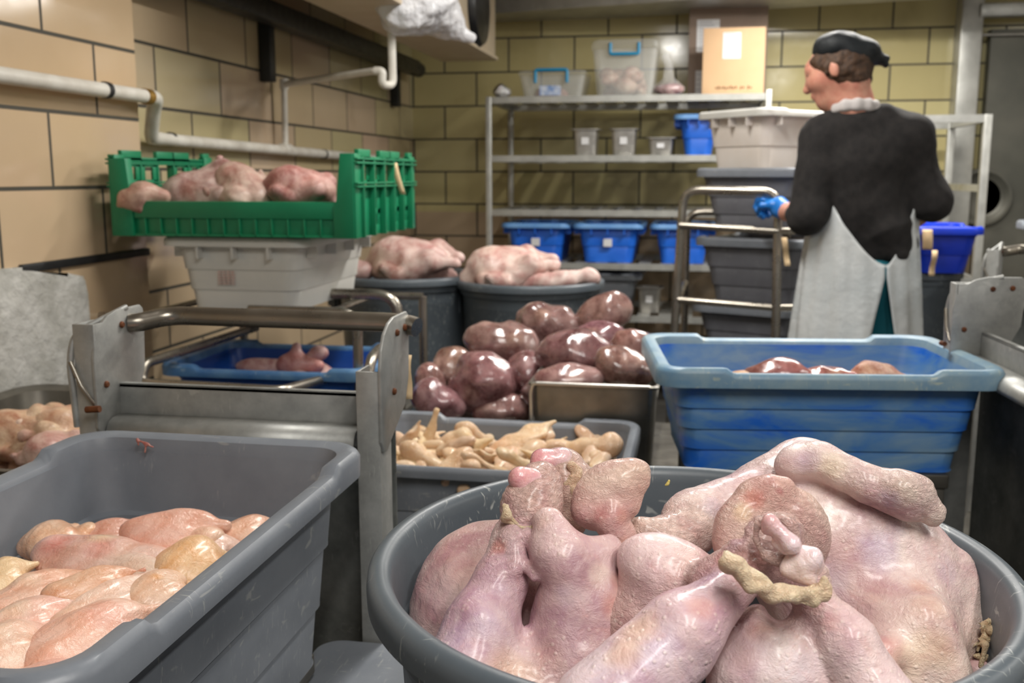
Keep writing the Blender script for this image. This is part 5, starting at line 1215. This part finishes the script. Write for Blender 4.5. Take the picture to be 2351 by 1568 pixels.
BR = [('small breast with pale tip at the back left of the front tote', (90, 1262), (165, 1215), .030, .020, .735, (226, 178, 140), None, None, 1),
 ('dark pink breast lying behind the others at the back of the front tote', (180, 1240), (330, 1212), .028, .016, .728, (214, 150, 128), None, None, 2),
 ('thick rolled breast with pointed flap on top at the back of the front tote', (290, 1222), (515, 1205), .036, .026, .752, (232, 178, 156), (226, 166, 148), None, 3),
 ('breast with orange edge in the back right corner of the front tote', (520, 1235), (640, 1200), .034, .022, .735, (234, 180, 150), None, None, 4),
 ('broad fibrous pink breast across the middle of the front tote', (100, 1262), (430, 1300), .040, .018, .742, PK, (226, 168, 158), None, 5),
 ('pale breast under the rolled one near the right wall of the front tote', (380, 1268), (560, 1262), .034, .016, .732, PA, None, None, 6),
 ('smooth yellow domed breast by the right wall of the front tote', (385, 1330), (520, 1270), .036, .028, .738, (236, 192, 138), (238, 186, 128), None, 7),
 ('yellow lobed breast at the left edge of the photo in the front tote', (-60, 1360), (75, 1295), .032, .022, .742, YE, None, None, 8),
 ('orange pink breast left of the tenderloin in the front tote', (-30, 1410), (190, 1305), .034, .020, .742, (230, 168, 130), PK, None, 9),
 ('long orange tenderloin with a red tip in the middle of the front tote', (105, 1370), (330, 1306), .022, .017, .755, OR, (226, 160, 106), (150, 60, 50), 10),
 ('long smooth pale breast below the tenderloin in the front tote', (130, 1450), (400, 1310), .034, .018, .742, PA, (240, 200, 176), None, 11),
 ('small folded pale breast with a yellow spot near the right wall of the front tote', (310, 1395), (430, 1330), .028, .018, .738, (234, 196, 166), None, None, 12),
 ('pinkish breast with fat strip at the left front of the front tote', (-80, 1480), (180, 1385), .036, .018, .745, (234, 188, 170), PK, None, 13),
 ('broad pale breast at the right front of the front tote', (90, 1545), (350, 1395), .042, .024, .748, (240, 192, 166), (238, 178, 158), None, 14),
 ('pale fatty breast at the left front edge of the front tote', (-120, 1570), (130, 1440), .040, .020, .748, (236, 196, 172), None, None, 15),
 ('nearest pink breast at the bottom edge of the photo', (-40, 1680), (280, 1500), .048, .022, .742, (240, 186, 172), PK, None, 16),
 ('breast cut off by the lower left corner of the photo', (-260, 1700), (0, 1540), .046, .022, .745, PB, None, None, 17)]
for b_ in BR:
    sd = b_[-1]; sp = []
    if sd == 3: sp = [(.15, .5, .010, (200, 52, 50), .85), (.98, 0, .02, (242, 214, 194), .7)]
    if sd == 10: sp = [(.97, 0, .016, (196, 74, 62), .9), (.3, -.3, .02, (238, 200, 170), .6)]
    if sd == 5: sp = [(.35, .6, .02, (242, 218, 182), .8), (.15, -.5, .022, (206, 104, 98), .7), (.45, -.3, .02, (226, 150, 144), .6), (.75, .1, .03, (234, 190, 178), .5)]
    if sd in (1, 9, 13, 15): sp = [(.5, .5, .02, (238, 210, 184), .7), (.8, -.2, .016, (206, 120, 104), .4)]
    if sd in (16, 14): sp = [(.6, .2, .03, (238, 168, 154), .5)]
    if sd == 12: sp = [(.5, .2, .008, (230, 170, 100), .9)]
    breast(*b_[:6], b_[6], b_[7], (196, 90, 76) if sd == 10 else b_[8], sd, spots=sp, roll=.25 if sd in (7, 14) else 0)
# fill below the top layer
for k, (x, y) in enumerate([(TXc-.09, TYb-.20), (TXc+.06, TYb-.18), (TXc-.07, TYb-.34), (TXc+.07, TYb-.34), (TXc-.07, TYb-.48), (TXc+.07, TYb-.48), (TXc, TYb-.27), (TXc, TYb-.42)]):
    S = Shape(.015); S.ell((0, 0, 0), (.085, .065, .026)); S.ell((.04, .02, 0), (.05, .045, .024), col=PK)
    o = blob('chicken_breast', S, .005, PB, M['breast'], disp=((38, .002),), seed=k+90); o.location = (x, y, .700+.002*k); o.rotation_euler = (0, 0, k*1.1); tag(o, 'raw chicken breast in the layer under the top ones in the front grey tote', 'chicken breast', 'chicken breasts in the lower layer')
# grey tote at the bottom between the front tote and the barrel
q0 = atZ(712, 1436, .50); q1 = atZ(915, 1448, .50)
LT = tote('tote', 'smooth bluish grey tote low between the front tote and the front barrel', 'tote', (q0[0]+.17, q0[1]-.25, .49), PI/2, .56, .40, .22, M['grey'], None)
LT.rotation_euler = (PI, 0, PI/2); LT.location.z = .50
box('dolly', (q0[0]+.02, q0[1]-.48, .0), (q0[0]+.30, q0[1]-.10, .278), M['black'], None, .01); tag(bpy.data.objects['dolly'], 'black dolly under the upturned grey tote', 'dolly')
# ================================================================== FRONT BARREL AND ITS TURKEYS
BXC, BYC, BRZ = 0.0, .85, .84
barrel('large scratched grey barrel of whole turkeys in the foreground', (BXC, BYC, BRZ-.70), .28, .70, seg=160, turn=PI/2)
t = thing('barrel_dolly', 'black round dolly under the front barrel', 'dolly', (BXC, BYC, 0)); lathe('platform', [(0, .10), (.22, .10), (.225, .11), (.225, .13), (.218, .138), (0, .138)], M['black'], t, 48)
for k in range(5):
    a = 2*PI*k/5; o = lathe('caster', [(0, -.014), (.045, -.014), (.05, 0), (.045, .014), (0, .014)], M['black'], seg=20); o.data.transform(Matrix.Rotation(PI/2, 4, 'Y')); o.data.transform(Matrix.Translation((.17*math.cos(a), .17*math.sin(a), .051))); o.parent = t
class Trace(Shape):
    """primitives placed by photo pixel, depth in metres and radius in pixels at that depth"""
    def c(s, a, b, ra, rb=None, **kw):
        rb = ra if rb is None else rb
        return s.cap(at(*a), at(*b), ra*a[2]/FPX, rb*b[2]/FPX, **kw)
    def e(s, a, r, deg=0, **kw):
        q = a[2]/FPX; return s.ell(at(*a), (r[0]*q, r[1]*q, r[2]*q), imrot(deg), **kw)
    def x(s, a, b, ra, rb=None, **kw):
        rb = ra if rb is None else rb
        return s.cut(at(*a), at(*b), ra*a[2]/FPX, rb*b[2]/FPX, **kw)
SK = (236, 216, 210); PU = (214, 190, 206); DP = (184, 140, 152); CR = (236, 214, 192); OG = (230, 192, 174); PKS = (226, 188, 180); WH = (222, 214, 224); BN = (206, 120, 128); YL = (222, 192, 148)
def sp_(px, py, d, r, c, st): return (at(px, py, d), r*d/FPX, c, st)
def turkey(label, S, parts, spots, seed, org, res=.0023, wr=()):
    t = thing('turkey', label, 'turkey', tuple(at(*org)))
    o = blob('body', S, res, SK, M['turkey'], spots=spots, disp=((22, .0022), (60, .0013), (140, .0005), (330, .0002)), seed=seed, soft=.012, snap=True, ridge=(((.3, .2, 1), 520, .0011),))
    place_in(o, t)
    for nm, s2, base, mt, kw in parts: place_in(blob(nm, s2, kw.pop('res', .0015), base, M[mt], **kw), t)
    return t
# ---- left turkey: standing neck down, legs up
A = Trace(.014)
A.e((1150, 1400, .915), (200, 225, 150), 62, col=(224, 190, 186)); A.e((1110, 1360, .93), (150, 150, 130), 0, col=(222, 188, 184))
A.c((1075, 1545, .785), (1108, 1440, .80), 112, 88, col=PU, k=.004); A.c((1108, 1440, .80), (1150, 1340, .82), 88, 54, col=(220, 194, 206), k=.010); A.c((1150, 1340, .82), (1172, 1240, .845), 54, 34, col=(222, 196, 204), k=.012)
A.c((1182, 1235, .85), (1218, 1155, .86), 40, 56, col=OG, wr=.8, k=.010); A.c((1218, 1155, .86), (1236, 1112, .87), 54, 45, col=OG, wr=.8, k=.010)
A.c((1290, 1190, .93), (1300, 1120, .93), 40, 44, col=(214, 172, 154), wr=.8, k=.006); A.c((1300, 1120, .93), (1285, 1085, .93), 46, 44, col=OG, wr=.7, k=.010)
A.e((1335, 1450, .815), (122, 185, 105), 6, col=DP, k=.004); A.e((1310, 1560, .80), (150, 120, 100), 0, col=(204, 166, 166), k=.02); A.e((1190, 1600, .79), (130, 100, 100), 0, col=(230, 196, 176), wr=.6, k=.012)
A.c((1262, 1200, .825), (1290, 1275, .808), 32, 70, col=(228, 194, 190), k=.005); A.e((1315, 1285, .812), (98, 62, 62), 22, col=(204, 166, 174), k=.006); A.c((1320, 1290, .808), (1400, 1256, .825), 54, 30, col=(216, 182, 184), k=.008); A.c((1310, 1330, .80), (1290, 1450, .80), 56, 56, col=(192, 150, 162), k=.012)
A.c((1430, 1230, .865), (1432, 1400, .85), 30, 44, col=(228, 180, 158), wr=.4, k=.008)
A.e((1396, 1138, .87), (82, 56, 30), -42, col=(240, 210, 190), wr=.25, k=.006); A.c((1405, 1100, .87), (1452, 1096, .87), 26, 20, col=(240, 210, 190), wr=.3, k=.008); A.c((1440, 1110, .87), (1440, 1160, .865), 26, 26, col=(236, 196, 176), k=.008); A.c((1432, 1106, .87), (1454, 1090, .87), 32, 20, col=(238, 202, 180), wr=.3, k=.008); A.c((1454, 1088, .87), (1472, 1080, .87), 12, 4, col=YL, wr=1, k=.004)
A.c((1400, 1172, .862), (1345, 1176, .865), 24, 15, col=(230, 182, 172), k=.006); A.c((1405, 1195, .86), (1440, 1290, .86), 32, 30, col=(224, 186, 180), k=.008)
A.x((1206, 1290, .775), (1200, 1360, .765), 9, 12, k=.003); A.x((1200, 1360, .765), (1188, 1440, .755), 12, 8, k=.003)
b1_ = Trace(.006); b1_.e((1204, 1105, .858), (36, 30, 30), 20, col=(232, 150, 158)); b1_.e((1192, 1098, .852), (18, 20, 18), 0, col=(226, 130, 142)); b1_.e((1228, 1104, .86), (24, 24, 24), 0, col=(226, 200, 206)); b1_.c((1204, 1120, .85), (1226, 1128, .85), 12, 10, col=(236, 214, 206))
b2_ = Trace(.006); b2_.e((1258, 1058, .92), (40, 26, 30), 20, col=(230, 150, 160)); b2_.e((1290, 1058, .92), (28, 30, 28), 0, col=(232, 220, 232)); b2_.e((1240, 1065, .915), (22, 16, 18), 0, col=(226, 120, 132)); b2_.c((1296, 1080, .915), (1320, 1068, .92), 16, 12, col=(234, 214, 190), wr=.8)
f1 = Trace(.006)
for p, q, r in (((1162, 1162), (1168, 1190), 12), ((1168, 1190), (1196, 1212), 14), ((1196, 1212), (1222, 1222), 12), ((1222, 1222), (1236, 1212), 7)): f1.c((*p, .83), (*q, .828), r, r, wr=1)
f2 = Trace(.005)
for p, q, r in (((1310, 1072), (1328, 1080), 9), ((1328, 1080), (1326, 1100), 8), ((1326, 1100), (1300, 1112), 7), ((1318, 1126), (1324, 1146), 16), ((1306, 1146), (1318, 1166), 10)): f2.c((*p, .905), (*q, .905), r, r*.8, wr=1)
for a_, b_, r0_, r1_ in (((1172, 1240, .828), (1225, 1330, .80), 12, 7), ((1178, 1225, .832), (1182, 1310, .805), 9, 7), ((1210, 1235, .83), (1250, 1275, .81), 16, 8), ((1165, 1250, .832), (1150, 1330, .805), 8, 6)): A.c(a_, b_, r0_, r1_, wr=.5, k=.008)
turkey('left turkey in the front barrel, standing with its leg ends pointing up', A, [('leg_bone', b1_, (226, 150, 156), 'bone', dict(disp=((120, .0006),))), ('leg_bone', b2_, (230, 170, 176), 'bone', dict(disp=((120, .0008),))),
  ('fat_fringe', f1, (226, 200, 160), 'fat', dict(disp=((170, .0011), (420, .0008)), wr0=.6)), ('fat_fringe', f2, (226, 196, 160), 'fat', dict(disp=((170, .0011), (420, .0008)), wr0=.6))],
  [sp_(x, y, .8, r, c, q) for x, y, r, c, q in [(1070, 1300, 60, (222, 168, 162), 0.6), (1000, 1360, 60, (232, 206, 204), 0.6), (1010, 1470, 60, (230, 204, 206), 0.6), (1145, 1250, 26, (226, 140, 116), 0.7), (1120, 1420, 44, (228, 214, 228), 0.7), (1150, 1340, 30, (222, 200, 216), 0.6), (1105, 1470, 30, (178, 110, 138), 0.6), (1080, 1520, 34, (186, 116, 140), 0.6), (1040, 1450, 46, (202, 180, 210), 0.7), (1170, 1400, 26, (226, 208, 212), 0.6), (1345, 1290, 56, (166, 120, 136), 0.65), (1290, 1250, 30, (232, 204, 200), 0.6), (1290, 1370, 36, (206, 182, 204), 0.5), (1390, 1320, 36, (234, 214, 200), 0.75), (1340, 1370, 40, (222, 200, 200), 0.5), (1420, 1400, 40, (200, 124, 104), 0.65), (1435, 1330, 30, (206, 132, 106), 0.6), (1430, 1460, 44, (190, 124, 122), 0.6), (1300, 1440, 60, (164, 116, 138), 0.65), (1330, 1530, 80, (162, 116, 136), 0.6), (1250, 1500, 50, (206, 160, 150), 0.5), (1180, 1550, 80, (230, 186, 156), 0.85), (1110, 1545, 50, (226, 192, 180), 0.5), (1240, 1190, 24, (234, 190, 180), 0.7), (1400, 1130, 40, (242, 212, 196), 0.6), (1370, 1175, 26, (228, 160, 148), 0.6), (1440, 1180, 26, (222, 152, 128), 0.6), (1450, 1250, 24, (216, 150, 120), 0.7), (1230, 1160, 30, (222, 170, 146), 0.5), (1260, 1180, 16, (150, 100, 96), 0.4)]], 101, (1200, 1560, .86))
# ---- centre turkey: breast towards the viewer, crossed trussed legs
Bt = Trace(.012)
Bt.e((1775, 1575, .74), (160, 180, 130), 0, col=(234, 212, 210), k=.005); Bt.e((1790, 1500, .76), (110, 118, 100), 0, col=(230, 200, 192), k=.014)
Bt.e((1560, 1350, .80), (165, 100, 100), 38, col=(222, 190, 196), k=.010); Bt.e((1480, 1450, .80), (120, 130, 100), 30, col=(228, 194, 178), wr=.4, k=.014)
Bt.c((1395, 1640, .695), (1560, 1455, .71), 138, 94, col=(224, 200, 212), k=.005); Bt.c((1560, 1455, .71), (1705, 1335, .735), 92, 48, col=(226, 198, 202), k=.010)
Bt.c((2040, 1660, .70), (1945, 1480, .72), 100, 70, col=(222, 194, 200), k=.005); Bt.c((1945, 1480, .72), (1862, 1370, .74), 70, 46, col=(226, 192, 192), wr=.3, k=.010)
Bt.c((1640, 1330, .76), (1720, 1290, .75), 62, 56, col=(222, 184, 168), wr=.7, k=.010); Bt.c((1722, 1285, .75), (1775, 1235, .755), 58, 68, col=OG, wr=1, k=.010); Bt.e((1790, 1240, .765), (80, 72, 50), -30, col=(228, 184, 168), wr=1, k=.008)
Bt.e((1858, 1330, .75), (52, 56, 44), 0, col=(214, 172, 160), wr=1, k=.010); Bt.c((1740, 1330, .75), (1850, 1380, .745), 34, 36, col=(218, 176, 160), wr=1, k=.010)
Bt.e((1750, 1215, .84), (98, 84, 66), -30, col=(238, 212, 192), wr=.3, k=.010); Bt.e((1768, 1150, .84), (76, 44, 50), 20, col=(238, 206, 184), wr=.3, k=.012); Bt.e((1720, 1165, .835), (60, 34, 40), -34, col=(238, 206, 180), wr=.2, k=.010); Bt.e((1845, 1220, .84), (56, 90, 60), -14, col=(226, 192, 178), wr=.6, k=.014); Bt.e((1685, 1215, .83), (38, 60, 44), 20, col=(230, 190, 176), wr=.3, k=.014); Bt.c((1780, 1125, .83), (1802, 1120, .83), 30, 20, col=(232, 180, 160), k=.01)
Bt.x((1770, 1392, .60), (1790, 1400, .78), 30, 28, k=.012); Bt.x((1770, 1215, .70), (1778, 1230, .725), 26, 26, k=.008)
Bt.x((1694, 1222, .80), (1702, 1230, .70), 7, 5, k=.006)
bb = Trace(.005)
bb.e((1772, 1205, .708), (20, 27, 20), -28, col=(206, 130, 136)); bb.e((1758, 1214, .712), (12, 14, 14), 0, col=(196, 96, 100)); bb.c((1795, 1225, .705), (1815, 1245, .703), 17, 21, col=(230, 216, 226)); bb.e((1818, 1252, .700), (20, 19, 20), 0, col=(226, 196, 210)); bb.c((1775, 1248, .71), (1802, 1266, .705), 6, 6, col=(238, 230, 226)); bb.c((1785, 1238, .71), (1800, 1262, .71), 5, 6, col=(236, 226, 222))
bc_ = Trace(.006); bc_.e((1850, 1290, .708), (42, 34, 30), 25, col=(228, 214, 228)); bc_.e((1866, 1286, .700), (20, 28, 20), 20, col=(222, 198, 220)); bc_.e((1826, 1302, .708), (28, 22, 20), 10, col=(240, 228, 222)); bc_.c((1840, 1302, .70), (1850, 1318, .70), 10, 8, col=(226, 206, 160)); bc_.c((1806, 1310, .705), (1862, 1334, .70), 12, 12, col=(228, 190, 180), wr=.7)
fb = Trace(.006); pth = [(1668, 1280, 3), (1684, 1292, 7), (1704, 1309, 11), (1728, 1328, 14), (1752, 1342, 15), (1780, 1356, 15), (1806, 1364, 17), (1834, 1370, 17), (1862, 1366, 18), (1886, 1354, 17), (1896, 1334, 13)]
for (x0, y0, r0), (x1, y1, r1) in zip(pth, pth[1:]): fb.c((x0, y0, .692), (x1, y1, .690), r0, r1, wr=1, col=(238, 218, 184) if x0 < 1830 else (236, 208, 170))
rr = random.Random(3)
for k in range(16):
    i = rr.randrange(1, 9); x0, y0, r0 = pth[i]; fb.e((x0+rr.uniform(-6, 6), y0+r0*.85, .688), (7, 8, 7), 0, col=(230, 204, 160), wr=1)
ring = Trace(.005); n = 22
for k in range(n):
    a0 = 2*PI*k/n; a1 = 2*PI*(k+1)/n; wx = lambda a: (1782+46*math.cos(a)*1.0-8*math.sin(a), 1236+50*math.sin(a)+14*math.cos(a), .716)
    ring.c(wx(a0), wx(a1), 8+3*math.sin(k*2.1), 8+3*math.sin((k+1)*2.1), wr=1, col=(232, 204, 190) if k % 3 else (222, 176, 164))
turkey('nearest turkey in the front barrel, its crossed leg ends held by pale skin', Bt, [('leg_bone', bb, (222, 190, 196), 'bone', dict(disp=((160, .0005),))), ('leg_bone', bc_, (228, 214, 222), 'bone', dict(disp=((130, .0006),))), ('skin_band', fb, (238, 216, 180), 'fat', dict(disp=((170, .0011), (420, .0008)), wr0=.5)), ('skin_ring', ring, (228, 190, 176), 'turkey', dict(disp=((220, .0009),), wr0=.8))],
  [sp_(x, y, .75, r, c, q) for x, y, r, c, q in [(1735, 1135, 32, (216, 120, 96), 0.85), (1700, 1165, 30, (232, 196, 140), 0.7), (1800, 1118, 12, (186, 70, 82), 0.8), (1780, 1160, 40, (242, 214, 192), 0.6), (1850, 1200, 40, (222, 196, 206), 0.6), (1680, 1230, 30, (222, 190, 200), 0.6), (1610, 1310, 56, (206, 184, 208), 0.7), (1540, 1370, 50, (226, 200, 206), 0.6), (1640, 1270, 22, (228, 156, 144), 0.6), (1625, 1385, 34, (228, 156, 138), 0.55), (1520, 1480, 64, (202, 182, 208), 0.75), (1600, 1440, 40, (234, 206, 204), 0.6), (1450, 1420, 60, (234, 196, 166), 0.8), (1420, 1480, 50, (230, 190, 160), 0.7), (1400, 1550, 50, (206, 188, 212), 0.6), (1560, 1540, 50, (226, 200, 206), 0.6), (1750, 1430, 44, (228, 176, 160), 0.6), (1780, 1540, 90, (236, 220, 222), 0.7), (1850, 1540, 60, (214, 196, 214), 0.5), (1700, 1500, 40, (232, 204, 196), 0.6), (1690, 1270, 34, (214, 140, 122), 0.5), (1950, 1470, 46, (210, 166, 178), 0.6), (1900, 1410, 26, (216, 160, 156), 0.6), (1980, 1540, 46, (226, 196, 200), 0.6), (1860, 1385, 22, (204, 156, 146), 0.6), (1750, 1280, 30, (222, 150, 134), 0.5)]], 102, (1750, 1560, .80))
# ---- right turkey: big breast, one wing laid back over the top, another on the left
Ct = Trace(.018)
Ct.e((1985, 1385, .91), (290, 215, 170), 60, col=(236, 218, 212), k=.02); Ct.e((1880, 1230, .93), (200, 165, 140), 20, col=(236, 218, 212), wr=.12, k=.03); Ct.e((2080, 1400, .90), (150, 195, 140), -8, col=(236, 218, 212), k=.03)
Ct.e((1765, 1135, .95), (112, 82, 90), -28, col=(236, 208, 200), wr=.3, k=.02); Ct.e((1845, 1068, .96), (84, 54, 66), -8, col=(230, 204, 208), wr=.1, k=.010)
Ct.c((1885, 1062, .89), (1985, 1110, .866), 46, 38, col=(236, 214, 200), wr=.2, k=.005); Ct.c((1985, 1110, .866), (2085, 1138, .858), 38, 50, col=(232, 204, 202), wr=.3, k=.006); Ct.e((2080, 1124, .852), (60, 42, 42), 14, col=(238, 216, 200), wr=.8, k=.006); Ct.c((2110, 1140, .855), (2138, 1172, .855), 38, 22, col=(238, 216, 198), wr=.8, k=.006); Ct.c((2138, 1175, .855), (2145, 1190, .855), 16, 9, col=(240, 222, 206), wr=.8, k=.004)
Ct.c((1700, 1150, .93), (1600, 1180, .92), 60, 54, col=(230, 206, 212), k=.012); Ct.e((1590, 1178, .91), (62, 48, 50), -20, col=(236, 212, 200), wr=.2, k=.008); Ct.c((1590, 1215, .90), (1520, 1250, .88), 48, 50, col=(230, 198, 190), wr=.8, k=.006); Ct.c((1520, 1250, .88), (1480, 1222, .88), 44, 24, col=(232, 198, 184), wr=.7, k=.008); Ct.c((1555, 1203, .90), (1542, 1192, .90), 14, 6, col=(240, 214, 188), wr=1, k=.004); Ct.c((1475, 1215, .88), (1462, 1203, .88), 13, 7, col=(232, 200, 174), wr=1, k=.004)
Ct.e((2085, 1520, .83), (135, 160, 110), 10, col=(238, 214, 202), k=.035); Ct.c((1930, 1620, .78), (2030, 1500, .80), 66, 52, col=(238, 210, 202), k=.010); Ct.c((2205, 1590, .80), (2130, 1430, .82), 56, 66, col=(236, 210, 196), wr=.2, k=.012)
Ct.c((2205, 1300, .89), (2226, 1420, .87), 30, 36, col=(232, 208, 194), wr=.3, k=.014); Ct.e((2212, 1470, .86), (36, 60, 46), 0, col=(234, 206, 192), wr=.4, k=.014)
Ct.x((1985, 1455, .62), (2020, 1568, .66), 16, 12, k=.02); Ct.x((1955, 1422, .69), (1958, 1424, .74), 16, 8, k=.015); Ct.e((1850, 1062, .90), (70, 44, 50), -10, col=(230, 204, 210), k=.006)
gz = Trace(.004); rr = random.Random(5)
for k in range(26):
    x_, y_ = 2262+rr.uniform(-20, 22), 1425+rr.uniform(0, 85)
    gz.c((x_, y_, .84+rr.uniform(-.006, .006)), (x_+rr.uniform(-14, 14), y_+rr.uniform(-12, 12), .838), rr.uniform(2.5, 6), rr.uniform(2, 4.5), col=rr.choice([(224, 206, 162), (206, 176, 116), (216, 190, 146)]), wr=1, k=.0015)
gz.c((2262, 1480, .832), (2252, 1530, .832), 5, 6, col=(226, 210, 180), wr=.5)
bt = turkey('large right turkey in the front barrel with a wing laid over its top', Ct, [('torn_skin', gz, (206, 178, 130), 'fat', dict(disp=((200, .0010),), res=.0012, wr0=.6))],
  [sp_(x, y, .85, r, c, q) for x, y, r, c, q in [(2212, 1395, 26, (172, 126, 140), 0.9), (2218, 1430, 20, (180, 134, 146), 0.8), (2030, 1255, 60, (210, 200, 224), 0.7), (2070, 1210, 36, (220, 202, 218), 0.6), (2110, 1250, 40, (232, 204, 206), 0.5), (2090, 1190, 30, (222, 176, 184), 0.5), (2060, 1470, 46, (228, 158, 146), 0.65), (2045, 1495, 22, (204, 88, 80), 0.5), (2150, 1380, 50, (234, 196, 166), 0.6), (2120, 1330, 30, (226, 166, 140), 0.6), (1900, 1070, 40, (234, 214, 180), 0.7), (1840, 1060, 36, (212, 186, 208), 0.6), (1960, 1430, 14, (188, 130, 126), 0.8), (2085, 1125, 36, (238, 220, 198), 0.7), (2170, 1490, 60, (236, 208, 166), 0.75), (2100, 1540, 50, (236, 204, 170), 0.6), (1940, 1270, 60, (236, 206, 192), 0.6), (1990, 1180, 50, (238, 220, 214), 0.6), (2010, 1135, 24, (222, 176, 182), 0.6), (2040, 1160, 30, (214, 190, 214), 0.6), (1640, 1150, 36, (208, 190, 216), 0.6), (1590, 1170, 30, (238, 214, 196), 0.6), (1510, 1260, 30, (222, 170, 160), 0.6), (1720, 1110, 40, (232, 186, 176), 0.5), (1990, 1340, 50, (226, 186, 174), 0.5), (1900, 1330, 50, (216, 198, 214), 0.5), (2190, 1310, 40, (220, 200, 216), 0.5), (1960, 1500, 40, (220, 196, 214), 0.5), (2010, 1540, 50, (240, 216, 200), 0.6)]], 103, (2010, 1500, .88), res=.0026)
S = Trace(.01); S.e((2255, 1545, .84), (40, 30, 30), 20, col=(226, 190, 186)); o = blob('turkey_wing', S, .002, (224, 190, 186), M['turkey'], disp=((80, .0006),)); centre(o, at(2255, 1545, .84)); tag(o, 'pink turkey wing end low at the right wall of the front barrel', 'turkey wing')
# turkeys of the layer below, holding the top three up
for k, (x, y, z, rz, lb) in enumerate([(-.07, .84, .585, .3, 'turkey under the left one in the front barrel'), (.075, .84, .585, 2.1, 'turkey under the centre one in the front barrel')]):
    carcass('turkey', lb, 'turkey', (x, y, z), (.2, .1, rz), .66, SK, 120+k, [((0, -.05, .06), .06, PU, .5)], res=.006)

S = Trace(.003); S.c((858, 1322, .86), (856, 1342, .86), 3, 4); o = blob('meat_scrap', S, .0009, (170, 84, 66), M['breast'], disp=()); centre(o, at(858, 1332, .86)); tag(o, 'small red meat scrap stuck on the left edge of the front barrel', 'meat scrap')
# a small yellow speck of fat on the far inner wall of the barrel
S = Trace(.003); S.c((1536, 1104, 1.075), (1533, 1112, 1.075), 2.6, 2.2); S.c((1533, 1110, 1.075), (1528, 1114, 1.075), 2, 1.6)
o = blob('fat_speck', S, .0007, (214, 196, 70), M['fat'], disp=()); centre(o, at(1534, 1108, 1.075)); tag(o, 'tiny yellow fat speck on the far inner wall of the front barrel', 'fat speck')
